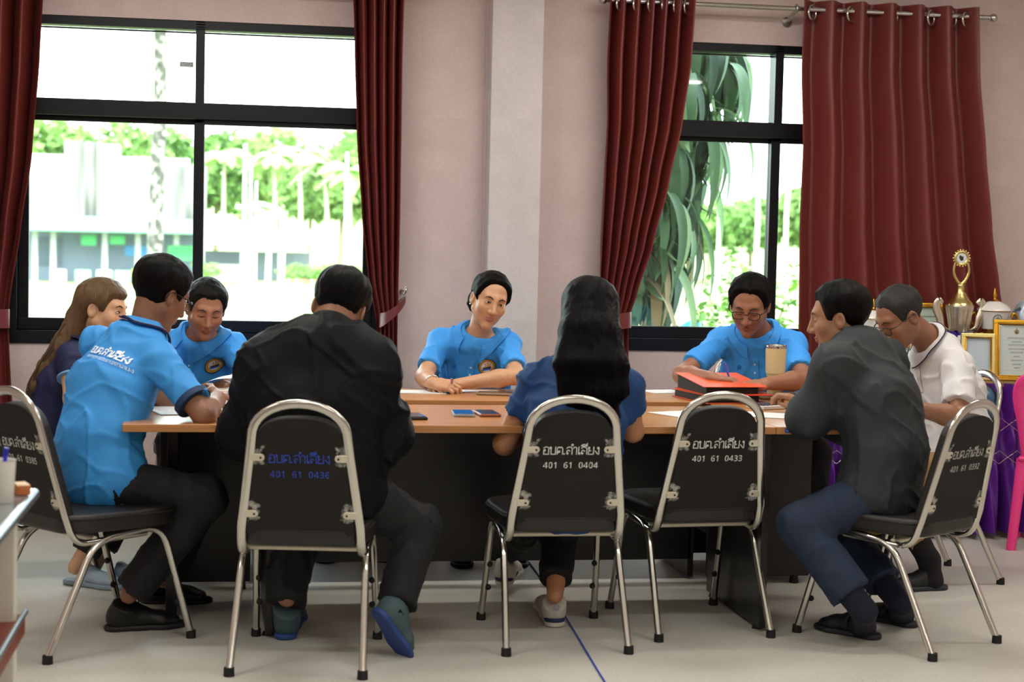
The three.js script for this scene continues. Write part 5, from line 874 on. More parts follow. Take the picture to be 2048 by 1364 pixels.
// ---------- trophy table ----------
const gold = M(0xd9a93c, 0.24, { metalness: 1 }), paleGold = M(0xe2d08a, 0.26, { metalness: 1 }), silver = M(0xe6e1cc, 0.22, { metalness: 1 }), porcelain = M(0xe8e6e2, 0.15, { clearcoat: 0.6 }), purpleSatin = M(0x5a1f86, 0.38, { sheen: 0.4, sheenColor: new THREE.Color(0xa86fd8), side: THREE.DoubleSide });
const PX0 = 2.62, PX1 = 4.9, PZ0 = 0.24, PZ1 = 0.72, PY = 0.76;
{
  const g = thing('trophy_table', 'long table with a pleated purple satin skirt under the trophies', 'table', V((PX0 + PX1) / 2, 0, 0.48), 0), cx = (PX0 + PX1) / 2, L = PX1 - PX0;
  part('tabletop', rbx(L, 0.025, PZ1 - PZ0, 0.004, 0, PY - 0.0125, 0), M(0x8b6a48, 0.5), g);
  for (const sx of [-1, 1]) for (const sz of [-1, 1]) part('leg', cyl(0.018, 0.018, PY - 0.025, sx * (L / 2 - 0.08), (PY - 0.025) / 2, sz * 0.18, 12), chrome, g);
  // the skirt is gathered into lozenges at two heights and flares between and below them
  const per = 0.092, pleat = (s, y) => { const a = Math.abs(y - 0.56), b = Math.abs(y - 0.4), tight = Math.min(1, Math.min(a, b) / 0.07), lift = 0.012 + 0.026 * tight + 0.018 * sstep(0.36, 0.05, y); return lift * Math.sin((s / per) * 2 * Math.PI) + lift * 0.4 * Math.sin((s / per) * 4 * Math.PI + y * 9); };
  const run = [[-L / 2, 0.24, 0, 1], [L / 2, 0.24]];
  const skirt = part('skirt', sheet((u, v) => { const s = u * L, y = lerp(PY - 0.004, 0.03, v); return V(-L / 2 + s, y, 0.262 + pleat(s, y) + 0.03 * v); }, 420, 40), purpleSatin, g);
  part('skirt_end', sheet((u, v) => { const s = u * 0.47, y = lerp(PY - 0.004, 0.03, v); return V(-L / 2 - 0.012 - pleat(s, y) * 0.6, y, 0.24 - s); }, 90, 40), purpleSatin, g);
  for (const y of [0.56, 0.4]) for (let i = 0; i < Math.floor(L / per); i++) {
    const x0 = -L / 2 + i * per, m = x0 + per / 2, z = 0.3;
    for (const s of [-1, 1]) part('bead_chain', tube([V(x0, y, z), V(m, y + s * 0.032, z + 0.004), V(x0 + per, y, z)], 0.0016, 0.0016, { n: 4, curve: false }), silver, skirt);
  }
}
const ribbonMat = M(0x3a2398, 0.35, { side: THREE.DoubleSide }), ribbonWhite = M(0xe9e6f0, 0.4, { side: THREE.DoubleSide });
function bow(parent, y, r, s = 1) {
  part('ribbon_band', lathe([[r, y - 0.016], [r + 0.003, y], [r, y + 0.016]], 30), ribbonMat, parent);
  for (const [q, m] of [[-1, ribbonMat], [1, ribbonWhite]]) part('ribbon_loop', sheet((u, v) => { const a = u * 2 * Math.PI; return V(q * (0.02 + 0.03 * s * (1 - Math.cos(a)) / 2), y + 0.018 * s * Math.sin(a) + (v - 0.5) * 0.012, r + 0.01 + (v - 0.5) * 0.022 + 0.006 * Math.sin(a)); }, 20, 3), m, parent);
  for (const q of [-1, 1]) part('ribbon_tail', sheet((u, v) => V(q * (0.01 + 0.03 * v) + (u - 0.5) * 0.024, y - 0.085 * s * v, r + 0.01 + 0.01 * Math.sin(v * 5)), 3, 10), q > 0 ? ribbonMat : ribbonWhite, parent);
}
{
  const p = V(3.7, 0.754, 0.42), g = thing('trophy', 'tall gold and silver trophy cup with winged handles and a round badge', 'trophy', V(p.x, PY, p.z), -8 * RAD), u = 1;
  part('base', lathe([[0, 0], [0.075, 0], [0.075, 0.012], [0.07, 0.014], [0.066, 0.075], [0.072, 0.08], [0.072, 0.09], [0, 0.09]], 36), M(0x1b1530, 0.3), g);
  part('stem', lathe([[0.05, 0.09], [0.052, 0.1], [0.03, 0.125], [0.022, 0.15], [0.028, 0.165], [0.03, 0.19]], 32), paleGold, g);
  const cup = part('cup', lathe([[0.03, 0.19], [0.042, 0.2], [0.05, 0.24], [0.06, 0.3], [0.069, 0.352], [0.07, 0.36], [0.066, 0.366], [0.06, 0.375], [0.056, 0.376]], 40), M(0xe9e3cf, 0.3, { metalness: 1, bumpScale: 0.006, bumpMap: canvasTex(256, 256, (c, w, h) => { c.fillStyle = '#888'; c.fillRect(0, 0, w, h); c.strokeStyle = '#fff'; c.lineWidth = 7; for (let y = -40; y < h + 40; y += 22) for (let x = 0; x < w; x += 64) { c.beginPath(); c.moveTo(x, y); c.lineTo(x + 32, y + 32); c.lineTo(x + 64, y); c.stroke(); } }, false, [5, 2]) }), g);
  part('lid', lathe([[0.066, 0.366], [0.062, 0.378], [0.046, 0.392], [0.044, 0.4], [0.034, 0.41], [0.032, 0.42], [0.02, 0.432], [0.018, 0.46], [0.024, 0.472], [0, 0.474]], 36), paleGold, g);
  for (const s of [-1, 1]) part('handle', tube([V(s * 0.05, 0.235, 0), V(s * 0.085, 0.25, 0.004), V(s * 0.1, 0.3, 0.004), V(s * 0.118, 0.355, 0), V(s * 0.106, 0.385, 0), V(s * 0.088, 0.372, 0)], 0.016, 0.006, { n: 10, steps: 40, ref: V(1, 0, 0), taper: (t) => 0.35 + 1.0 * Math.sin(Math.min(1, t * 1.05) * 2.7) }), silver, g);
  for (const s of [-1, 1]) part('wreath_arm', tube([V(0, 0.465, 0), V(s * 0.022, 0.49, 0), V(s * 0.038, 0.53, 0), V(s * 0.034, 0.575, 0)], 0.009, 0.011, { n: 8, taper: (t) => 1.2 - 0.35 * t }), paleGold, g);
  const badge = part('badge_ring', new THREE.TorusGeometry(0.032, 0.0085, 10, 30).translate(0, 0.6, 0), paleGold, g);
  for (let i = 0; i < 18; i++) part('bead', new THREE.SphereGeometry(0.006, 8, 6).translate(0.041 * Math.cos(i / 18 * 6.283), 0.6 + 0.041 * Math.sin(i / 18 * 6.283), 0.001), paleGold, badge);
  part('badge', cyl(0.028, 0.028, 0.008, 0, 0, 0, 26).rotateX(Math.PI / 2).translate(0, 0.6, 0), M(0xffffff, 0.3, { map: canvasTex(64, 64, (c) => { c.fillStyle = '#d8dcdc'; c.fillRect(0, 0, 64, 64); c.fillStyle = '#30343a'; c.beginPath(); c.ellipse(32, 36, 17, 9, -0.4, 0, 7); c.fill(); c.fillRect(22, 22, 22, 8); }) }), badge);
  bow(g, 0.215, 0.05, 1.1);
}
function porcelainCup(label, p, s, emblemOn) {
  const g = thing('trophy', label, 'trophy', V(p.x, PY, p.z), -10 * RAD); g.scale.setScalar(s);
  part('base', lathe([[0, 0], [0.07, 0], [0.07, 0.02], [0.06, 0.026], [0.055, 0.08], [0.062, 0.086], [0, 0.086]], 36), porcelain, g);
  part('stem', lathe([[0.045, 0.086], [0.03, 0.11], [0.02, 0.14], [0.022, 0.17], [0.034, 0.185]], 30), porcelain, g);
  part('gold_band', lathe([[0.03, 0.183], [0.05, 0.196], [0.054, 0.22], [0.0535, 0.222]], 36), gold, g);
  const bowl = part('bowl', lathe([[0.0535, 0.22], [0.057, 0.235], [0.063, 0.27], [0.071, 0.3], [0.074, 0.302], [0.066, 0.3]], 40), porcelain, g);
  part('rim', lathe([[0.073, 0.3], [0.0765, 0.303], [0.073, 0.306]], 40), gold, g);
  part('lid', lathe([[0.076, 0.304], [0.072, 0.314], [0.056, 0.33], [0.03, 0.343], [0.014, 0.348]], 40), porcelain, g);
  part('finial', lathe([[0.026, 0.344], [0.012, 0.352], [0.006, 0.36], [0.011, 0.372], [0.006, 0.384], [0.003, 0.4], [0, 0.406]], 24), gold, g);
  for (const q of [-1, 1]) part('handle', tube([V(q * 0.05, 0.2, 0), V(q * 0.075, 0.195, 0), V(q * 0.082, 0.22, 0), V(q * 0.1, 0.25, 0), V(q * 0.106, 0.275, 0), V(q * 0.088, 0.29, 0), V(q * 0.08, 0.27, 0)], 0.0065, 0.0055, { n: 8 }), gold, g);
  if (emblemOn) part('crest', sheet((u, v) => { const a = (u - 0.5) * 0.75, y = lerp(0.292, 0.236, v), r = lerp(0.07, 0.058, v) + 0.0012; return V(Math.sin(a) * r, y, Math.cos(a) * r); }, 10, 6), M(0xffffff, 0.3, { transparent: true, side: THREE.DoubleSide, map: canvasTex(96, 96, (c) => { c.clearRect(0, 0, 96, 96); c.strokeStyle = '#5c5a50'; c.lineWidth = 6; c.beginPath(); c.arc(48, 48, 38, 0, 7); c.stroke(); c.lineWidth = 4; c.beginPath(); c.arc(48, 52, 18, 0, 7); c.moveTo(48, 16); c.lineTo(48, 74); c.moveTo(28, 60); c.lineTo(68, 60); c.stroke(); }) }), bowl);
  bow(g, 0.12, 0.03, 1);
  return g;
}
porcelainCup('white porcelain cup trophy with gold handles and a grey crest', V(3.885, 0.755, 0.42), 1.12, 1);
porcelainCup('white and gold tiered porcelain trophy behind the bent grey head', V(3.244, 0.749, 0.42), 0.96, 0);
{
  const p = V(3.244, 0.749, 0.42), g = thing('trophy', 'small gold cup trophy behind the man in the white polo shirt', 'trophy', V(p.x + 0.13, PY, p.z + 0.06), 0);
  part('base', rbx(0.1, 0.06, 0.08, 0.006, 0, 0.03, 0), M(0x15130f, 0.3), g); part('cup', lathe([[0, 0.06], [0.035, 0.06], [0.015, 0.09], [0.012, 0.12], [0.03, 0.14], [0.045, 0.2], [0.042, 0.2]], 30), gold, g);
  for (const s of [-1, 1]) part('handle', tube([V(s * 0.03, 0.145, 0), V(s * 0.06, 0.16, 0), V(s * 0.058, 0.19, 0), V(s * 0.042, 0.195, 0)], 0.005, 0.005, { n: 6 }), gold, g);
}
{
  const p = V(4.068, 0.752, 0.36), g = thing('vase', 'silver blue figurine vase beside the porcelain cup', 'vase', V(p.x, PY, p.z), 0);
  part('body', lathe([[0, 0], [0.05, 0], [0.06, 0.06], [0.065, 0.14], [0.05, 0.22], [0.055, 0.27], [0.05, 0.33], [0.03, 0.37], [0.012, 0.385], [0, 0.386]], 32), M(0xaebccb, 0.25, { metalness: 0.4 }), g);
  part('band', lathe([[0.052, 0.225], [0.058, 0.24], [0.057, 0.26]], 32), M(0x5b9cc8, 0.3), g); part('beak', tube([V(-0.03, 0.35, 0.03), V(-0.055, 0.345, 0.05), V(-0.07, 0.335, 0.055)], 0.01, 0.008, { n: 8, taper: (t) => 1 - 0.7 * t }), M(0x46505c, 0.4), g);
}
function frame(label, p, w, h, turn, lean, tex, col = paleGold, y0 = PY) {
  const g = thing('picture_frame', label, 'frame', V(p.x, y0, p.z), turn * RAD); g.rotation.order = 'YXZ'; g.rotation.x = -lean * RAD; const t = 0.026;
  for (const s of [-1, 1]) { part('frame_side', rbx(t, h, 0.02, 0.006, s * (w / 2 - t / 2), h / 2, 0), col, g); part('frame_side', rbx(w, t, 0.02, 0.006, 0, s > 0 ? h - t / 2 : t / 2, 0.0005), col, g); }
  for (let i = 0; i < 2; i++) part('beading', tube([V(-w / 2 + t, t, 0.011), V(w / 2 - t, t, 0.011), V(w / 2 - t, h - t, 0.011), V(-w / 2 + t, h - t, 0.011), V(-w / 2 + t, t, 0.011)].map((q) => V(q.x * (1 + i * 0.09), (q.y - h / 2) * (1 + i * 0.07) + h / 2, q.z)), 0.003, 0.003, { n: 6, curve: false }), gold, g);
  part('certificate', bx(w - t, h - t, 0.006, 0, h / 2, -0.004), M(0xffffff, 0.5, { map: tex }), g);
  part('glass', bx(w - 2 * t, h - 2 * t, 0.002, 0, h / 2, 0.004), M(0xf6fafa, 0.03, { transmission: 1, thickness: 0, side: THREE.DoubleSide }), g);
  return g;
}
const certTex = canvasTex(384, 512, (c, w, h) => { c.fillStyle = '#e9e7e2'; c.fillRect(0, 0, w, h); c.strokeStyle = '#c9b272'; c.lineWidth = 6; c.strokeRect(22, 22, w - 44, h - 44); c.fillStyle = '#a8894a'; c.beginPath(); c.arc(w / 2, 86, 22, 0, 7); c.fill(); c.fillRect(w / 2 - 4, 48, 8, 24); c.fillStyle = '#4d5d44'; c.beginPath(); c.arc(w / 2, 92, 12, 0, 7); c.fill(); for (const [y, n, s] of [[150, 16, 13], [184, 10, 12], [214, 13, 15], [250, 15, 12], [280, 12, 12], [318, 5, 14], [352, 12, 11], [388, 9, 11], [420, 6, 11]]) { const t = 'องคการบรหารสวนตาบลลาเลยงกอน'.slice(0, n); thai(c, t, w / 2 - thaiWidth(t) * s / 2, y, s, 1.8, '#5e5c62'); } c.strokeStyle = '#a9a7a8'; c.lineWidth = 1.5; c.beginPath(); c.moveTo(60, 160); c.lineTo(w - 60, 160); c.moveTo(60, 440); c.lineTo(w - 60, 440); c.stroke(); });
const blankTex = canvasTex(64, 64, (c) => { c.fillStyle = '#dfe1ea'; c.fillRect(0, 0, 64, 64); });
const greenTex = canvasTex(128, 128, (c) => { c.fillStyle = '#d5dfce'; c.fillRect(0, 0, 128, 128); c.fillStyle = '#8ea28c'; for (let y = 20; y < 110; y += 12) c.fillRect(16, y, 96, 3); });
frame('ornate gold frame with a blank pale sheet behind the blue chair', V(3.719, 0.743, 0.62), 0.17, 0.235, -14, 8, blankTex);
frame('gold framed certificate with thai text and a small crest', V(3.917, 0.754, 0.64), 0.235, 0.305, -10, 9, certTex, gold);
frame('small gilded frame behind the head of the man in white', V(3.586, 0.743, 0.3), 0.16, 0.37, -12, 6, greenTex, gold);
frame('pale green certificate frame behind the man in the white polo shirt', V(3.316, 0.747, 0.62), 0.2, 0.19, -10, 8, greenTex, gold);

// ---------- pink plastic chair ----------
{
  const g = thing('plastic_chair', 'bright pink plastic chair beside the purple skirted table', 'chair', V(4.0, 0, 1.02), 150 * RAD), pink = M(0xf0408c, 0.35, { side: THREE.DoubleSide });
  part('seat', rbx(0.42, 0.025, 0.4, 0.012, 0, 0.43, 0), pink, g);
  for (const sx of [-1, 1]) for (const sz of [-1, 1]) part('leg', tube([V(sx * 0.19, 0.43, sz * 0.17), V(sx * 0.225, 0, sz * 0.21)], 0.026, 0.018, { n: 10, curve: false, taper: (t) => 1.1 - 0.25 * t }), pink, g);
  part('back_frame', tube([V(-0.165, 0.43, -0.18), V(-0.19, 0.6, -0.21), V(-0.212, 0.74, -0.235), V(-0.19, 0.8, -0.25), V(-0.1, 0.825, -0.255), V(0.1, 0.825, -0.255), V(0.19, 0.8, -0.25), V(0.212, 0.74, -0.235), V(0.19, 0.6, -0.21), V(0.165, 0.43, -0.18)], 0.03, 0.012, { n: 10, steps: 60 }), pink, g);
  for (let i = -2; i <= 2; i++) part('back_slat', tube([V(i * 0.065, 0.44, -0.18), V(i * 0.068, 0.65, -0.225), V(i * 0.06, 0.84, -0.254)], 0.016, 0.005, { n: 8, ref: V(1, 0, 0) }), pink, g);
}
// ---------- glass topped side desk in the foreground ----------
{
  const c = V(-0.461, 0.721, 4.006), e = V(-0.474, 0.722, 4.624), d = e.clone().sub(c).setY(0).normalize(), n = V(-d.z, 0, d.x); if (n.x > 0) n.negate();
  const g = thing('side_desk', 'glass topped desk with a wooden lower shelf and metal edge', 'desk', V(c.x, 0, c.z), Math.atan2(d.x, d.z)), h = 0.72, wood = M(0xa2542a, 0.4, { map: woodMap }), alu = M(0xb9c0c4, 0.3, { metalness: 0.9 }), side = n.dot(V(Math.cos(g.rotation.y), 0, -Math.sin(g.rotation.y))) > 0 ? 1 : -1, W = 0.55 * side;
  const cream = M(0xd5d2c6, 0.5);
  part('desktop', rbox2(Math.min(0, W), Math.max(0, W), h - 0.03, h - 0.008, 0, 1.1, 0.004), M(0xb9b4b4, 0.4), g);
  part('glass', rbox2(Math.min(0, W), Math.max(0, W), h - 0.007, h, 0, 1.1, 0.002), M(0xdfe8ec, 0.04, { transmission: 0.85, thickness: 0.006 }), g);
  part('edge_strip', tube([V(0.0, h - 0.016, -0.012), V(0.0, h - 0.016, 1.1)], 0.015, 0.015, { n: 12, curve: false }), alu, g);
  part('edge_strip', tube([V(0.0, h - 0.016, -0.005), V(W, h - 0.016, -0.005)], 0.013, 0.013, { n: 12, curve: false }), alu, g);
  for (const z of [0.06, 1.0]) part('leg', rbox2(side * 0.06 - 0.025, side * 0.06 + 0.025, 0, h - 0.03, z - 0.025, z + 0.025, 0.006), cream, g);
  for (const z of [0.06, 1.0]) part('leg', rbox2(W - 0.025, W + 0.025, 0, h - 0.03, z - 0.025, z + 0.025, 0.006), cream, g);
  part('shelf', rbox2(Math.min(0.02 * side, W), Math.max(0.02 * side, W), 0.33, 0.385, -0.01, 1.08, 0.006), wood, g);
  part('shelf_edge', tube([V(0.02 * side, 0.39, -0.012), V(0.02 * side, 0.39, 1.08)], 0.008, 0.008, { n: 8, curve: false }), alu, g);
  const b = V(-0.482, 0.753, 4.103), w = thing('wood_block', 'small wooden block on the corner of the glass desk', 'block', V(b.x, h, b.z), 0.3); part('block', rbx(0.035, 0.024, 0.07, 0.003, 0, 0.0125, 0), M(0xb5652f, 0.5), w); part('top_sheet', rbx(0.032, 0.003, 0.066, 0.001, 0, 0.026, 0), M(0xd9b98c, 0.5), w);
  const k = V(-0.516, 0.758, 4.249), cup = thing('pen_cup', 'cream plastic pen cup on the glass desk', 'cup', V(k.x, h, k.z), 0); part('cup', lathe([[0, 0.001], [0.03, 0.001], [0.036, 0.105], [0.038, 0.107], [0.034, 0.105], [0.028, 0.008], [0, 0.008]], 30), M(0xd9d7cc, 0.5), cup);
  const pn = thing('pen', 'blue pen standing in the cream cup', 'pen', V(k.x, h, k.z), 0); part('barrel', tube([V(0.0, 0.012, 0), V(0.012, 0.125, 0.005)], 0.0055, 0.0055, { n: 10, curve: false }), M(0x2b2bd0, 0.35), pn); part('cap', tube([V(0.011, 0.118, 0.0045), V(0.0135, 0.138, 0.0055)], 0.0065, 0.0065, { n: 10, curve: false }), M(0x1d1da8, 0.35), pn);
}

// ---------- outdoors ----------
const GY = -0.35;
const grassMap = dataTex(256, 256, (u, v, x, y) => { const n = 0.7 + 0.2 * noise(x * 0.06, y * 0.06, 2) + 0.15 * noise(x * 0.5, y * 0.5, 4); return [0.66 * n, 0.74 * n, 0.46 * n]; }, true, [0.12, 0.12]);
structure('ground', metricUV(box2(-80, 130, GY - 0.3, GY, -190, -T)), M(0xffffff, 0.95, { map: grassMap }), 'bright sunlit lawn outside the windows'); scene.children.at(-1).userData.category = 'lawn';
structure('eave', box2(RX0 - 0.6, RX1 + 0.6, 2.62, 2.7, -1.0, -T), M(0xe4e8e4, 0.7), 'pale roof eave above the windows'); scene.children.at(-1).userData.category = 'eave';
structure('roof', box2(RX0 - 0.6, RX1 + 0.6, CEIL + 0.15, CEIL + 0.3, -1.0, RZ1 + 0.5), M(0x9a9590, 0.8), 'flat roof over the meeting room'); scene.children.at(-1).userData.category = 'roof';
const leafTint = (c, t) => M(c, 0.75, { transmission: t ?? 0.3, thickness: 0, side: THREE.DoubleSide });
const white = M(0xa9adab, 0.8), stain = M(0xffffff, 0.85, { map: dataTex(128, 128, (u, v, x, y) => { const n = 0.5 + 0.2 * noise(x * 0.25, y * 0.03, 2) + 0.12 * noise(x * 0.08, y * 0.08, 6); return [n, n, n * 0.98]; }, true, [0.25, 0.25]) });
// the building stands about 60 m off
{
  const o = V(-3.607, -0.021, -52.785), g = thing('building', 'white two storey building with green awnings beyond the lawn', 'building', V(o.x, GY, o.z), 0.1), Z = 0;
  part('upper_wall', rbox2(-2.7, 2.75, 1.9, 4.3, -4, 0, 0.02), white, g);
  part('tank_block', rbox2(-1.45, -0.3, 2.2, 4.75, -0.6, 0.25, 0.03), stain, g); part('tank_block', rbox2(-0.3, 0.4, 3.9, 4.7, -0.8, 0.1, 0.03), white, g);
  part('lean_to', rbox2(1.6, 3.3, 1.9, 4.05, -3, 0.3, 0.02), stain, g);
  part('awning', box2(-3.2, 4.2, -0.03, 0.03, -0.75, 0.75).rotateX(0.45).translate(0, 2.05, 0.55), M(0x6f9c86, 0.6), g);
  part('ground_wall', box2(-2.7, 3.2, 0, 1.9, -4, -0.6), M(0x74808f, 0.8), g);
  for (const x of [-2.5, -1.9, -0.2, 0.9, 2.2]) part('pillar', box2(x, x + 0.18, 0, 1.9, 0.2, 0.38), white, g);
  for (const [x, y, w, h, c] of [[-2.4, 0.5, 0.9, 1.0, 0x55616e], [0.6, 0.9, 0.9, 0.35, 0x4f93c8], [1.0, 0.3, 0.6, 0.6, 0x5d666e]]) part('opening', box2(x, x + w, y, y + h, -0.62, -0.57), M(c, 0.5), g);
  for (const [x, y, w, h] of [[-0.9, 1.25, 0.5, 0.35], [0.05, 1.3, 0.5, 0.3], [2.0, 0.8, 1.1, 0.5]]) part('sign_board', box2(x, x + w, y, y + h, 0.4, 0.44), M(0x3f9a5a, 0.6), g);
  for (const [x, c] of [[-1.9, 0xe7e9e7], [-1.1, 0x8dc49c], [-0.4, 0xe7e9e7], [0.2, 0x8dc49c], [0.8, 0x8dc49c]]) part('planter', rbox2(x, x + 0.5, 0, 0.42, 0.9, 1.2, 0.03), M(c, 0.6), g);
}
{
  const o = V(1.609, -0.036, -57.989), g = thing('shelter', 'open shelter with a grey corrugated roof beyond the lawn', 'shelter', V(o.x, GY, o.z), 0.05);
  const roof = part('roof', sheet((u, v) => V(lerp(-2.3, 2.1, u), lerp(1.95, 1.35, v) + 0.035 * Math.sin(u * 130), lerp(-0.6, 0.9, v)), 160, 2), M(0x9a9ca0, 0.6, { side: THREE.DoubleSide }), g);
  for (const x of [-2.1, -0.7, 0.7, 1.9]) part('post', box2(x, x + 0.09, 0, 1.45, 0.7, 0.8), white, g); part('back_wall', box2(-2.2, 2, 0, 1.1, -0.7, -0.6), M(0x77808a, 0.8), g); part('counter', box2(-1.9, -0.4, 0, 0.6, 0.2, 0.6), white, g);
}
function pole(label, foot, h, r, col = 0xdfe2e0) { const g = thing('pole', label, 'pole', foot, 0); part('shaft', cyl(r * 0.7, r, h, 0, h / 2, 0, 10), M(col, 0.6), g); part('base', cyl(r * 1.8, r * 2, 0.25, 0, 0.125, 0, 10), M(0xc8c8c4, 0.8), g); return g; }
for (const [p, h, r, l] of [[V(0.794, 0.141, -39.848), 4.2, 0.06, 'thick white flagpole beyond the lawn'], [V(0.936, 0.171, -38.809), 3.6, 0.045, 'slim white flagpole beside the thick flagpole'], [V(1.105, 0.148, -39.795), 3.2, 0.04, 'short white flagpole beside the slim flagpole'], [V(3.317, 0.279, -36.376), 3.9, 0.05, 'white utility pole in front of the palms'], [V(17.036, 0.877, -49.309), 4.2, 0.08, 'pale concrete utility pole on the green hillside']]) pole(l, V(p.x, GY, p.z), h, r);
function streetLamp(label, px, h, s) { const g = thing('street_lamp', label, 'street lamp', V(px.x, GY, px.z), 0), m = M(0xe4e6e4, 0.5); part('pole', tube([V(0, 0, 0), V(0, h * 0.85, 0), V(-s * 0.12, h * 0.95, 0), V(-s * 0.55, h, 0)], 0.075, 0.075, { n: 8, steps: 30, taper: (t) => 1 - 0.4 * t }), m, g); part('lamp_head', rbx(0.45, 0.1, 0.2, 0.04, -s * 0.7, h + 0.01, 0), m, g); }
streetLamp('tall white street lamp with a curved arm seen through the plant window', V(18.896, 0.889, -51.024), 4.3, 1); streetLamp('white street lamp behind the red curtain edge', V(19.962, 0.913, -50.843), 4.2, -1);
streetLamp('white street lamp in front of the palms by the shelter', V(1.883, 0.113, -41.692), 2.6, 1); streetLamp('low white street lamp beside the grey shelter', V(1.503, 0.104, -41.757), 2.5, 1);
{
  const a = V(1.856, 0.027, -41.692), b = V(4.461, 0.086, -41.25), g = thing('railing', 'low red and white railing along the lawn edge', 'railing', V(a.x, GY, a.z), 0), L = b.x - a.x;
  for (let i = 0; i <= 12; i++) part('post', box2(i * L / 12, i * L / 12 + 0.06, 0, 0.5, 0, 0.06).translate(0, 0, (b.z - a.z) * i / 12), i % 3 ? white : M(0xc9625a, 0.6), g);
  for (const y of [0.45, 0.25]) part('rail', tube([V(0, y, 0.03), V(L, y, b.z - a.z + 0.03)], 0.025, 0.025, { n: 6, curve: false }), M(y > 0.3 ? 0xcf6a60 : 0xe3e3df, 0.6), g);
}
// trees: trunk and a crown of many small leaf clumps
const clump = (() => { const out = []; for (let i = 0; i < 7; i++) { const a = i * 2.4, r = 0.55, g = new THREE.PlaneGeometry(0.5, 0.26); g.rotateX(rr(-1.2, 1.2)); g.rotateY(a); g.translate(r * Math.cos(a) * rr(0.2, 0.7), rr(-0.35, 0.35), r * Math.sin(a) * rr(0.2, 0.7)); out.push(g); } return merge(out); })();
function tree(label, foot, h, rx, tint, seed, group, n = 420, palm = false) {
  const g = thing(palm ? 'palm_tree' : 'tree', label, 'tree', V(foot.x, GY, foot.z), 0, group);
  part('trunk', tube([V(0, 0, 0), V(rr(-0.1, 0.1), h * 0.5, 0), V(rr(-0.2, 0.2), h * (palm ? 0.95 : 0.75), 0)], 0.09 * h / 4, 0.09 * h / 4, { n: 7, taper: (t) => 1 - 0.5 * t }), M(palm ? 0xb9b3a2 : 0x7d7260, 0.9), g);
  const col = new THREE.Color(tint);
  if (palm) {
    for (let i = 0; i < 14; i++) { const a = i / 14 * 6.283 + rr(-0.2, 0.2), up = rr(0.1, 0.9), L = rx * rr(0.8, 1.1); part('frond', sheet((u, v) => { const t = u, x = t * L, y = h * 0.95 + up * x * 0.8 - 0.75 * x * x / L, w = (v - 0.5) * 0.42 * rx * Math.sin(Math.PI * (0.08 + 0.9 * t)); return V(Math.cos(a) * x - Math.sin(a) * w, y - Math.abs(w) * 0.5, Math.sin(a) * x + Math.cos(a) * w); }, 8, 4), leafTint(col.getHex(), 0.3), g); }
  } else {
    const im = new THREE.InstancedMesh(clump, leafTint(tint, 0.25), n), m = new THREE.Matrix4(), q = new THREE.Quaternion(), e = new THREE.Euler(), c = new THREE.Color();
    for (let i = 0; i < n; i++) { let d; do d = V(rr(-1, 1), rr(-1, 1), rr(-1, 1)); while (d.length() > 1); const lump = 0.72 + 0.4 * noise(d.x * 2.2 + seed, d.y * 2.2, d.z * 2.2); d.setLength(Math.pow(d.length(), 0.4) * lump); e.set(rr(0, 6), rr(0, 6), rr(0, 6)); m.compose(V(d.x * rx, h * 0.72 + d.y * h * 0.36, d.z * rx), q.setFromEuler(e), V(1, 1, 1).multiplyScalar(rr(0.5, 1.1) * rx * 0.36)); im.setMatrixAt(i, m); const k = rr(0.75, 1.2); im.setColorAt(i, c.setRGB(k, k * rr(0.95, 1.08), k * 0.95)); }
    im.name = 'foliage'; im.userData.kind = 'stuff'; shade(im); g.add(im);
  }
  return g;
}
structure('hill', sheet((u, v) => { const x = lerp(-60, 120, u), z = lerp(-78, -185, v); return V(x, GY - 0.2 + 12 * sstep(0, 1, v) * (0.62 + 0.38 * Math.sin(u * 7 + 1)) , z); }, 50, 20), M(0x7fa05c, 0.95, { side: THREE.DoubleSide }), 'wooded green hillside in the distance'); scene.children.at(-1).userData.category = 'hill';
const TW = 'broad green tree on the hillside beyond the lawn', TG = 'trees on the hillside';
for (const [p, h, rx, t] of [[V(-6.999, -0.167, -71.647), 6.6, 2.6, 0x7fa55a], [V(-5.882, -0.25, -77.549), 6.2, 2.4, 0x6f9a4e], [V(-4.137, -0.138, -73.192), 6.4, 2.5, 0x7fa55a], [V(-2.389, -0.206, -78.987), 6.6, 2.6, 0x6f9a4e], [V(0.034, -0.187, -80.606), 7.0, 2.3, 0x6f9a4e], [V(1.929, -0.288, -88.406), 7.0, 2.4, 0x8bac62], [V(3.33, -0.148, -82.077), 7.2, 2.2, 0x8bac62], [V(4.53, -0.252, -75.769), 5.4, 2.2, 0x7fa55a], [V(5.666, -0.142, -71.516), 5.8, 2.4, 0x7fa55a], [V(6.962, -0.155, -73.326), 6.4, 2.4, 0x6f9a4e]]) tree(TW, p, h, rx, t, p.x, TG, 330);
const TW2 = 'green tree on the slope behind the street lamps', TG2 = 'trees on the slope behind the street lamps';
for (let i = 0; i < 13; i++) tree(TW2, V(lerp(19, 36.5, i / 12) + rr(-0.6, 0.6), 0, rr(-78, -62)), rr(3.8, 4.7), rr(1.9, 2.5), [0x7fa55a, 0x6f9a4e, 0x8bac62][i % 3], i + 60, TG2, 330);
const PT = 'feathery palm among the hillside trees', PG = 'palms among the hillside trees';
for (const [p, h] of [[V(0.344, -0.138, -66.329), 5.4], [V(2.362, -0.051, -63.957), 5.2], [V(4.366, 0.037, -61.587), 4.8], [V(3.67, -0.104, -67.795), 5.6], [V(5.046, 0.136, -57.412), 4.4]]) tree(PT, p, h, 1.5, 0x8bac62, p.x, PG, 0, true);
const SG = 'low round shrubs along the railing', SL = 'low round shrub along the railing';
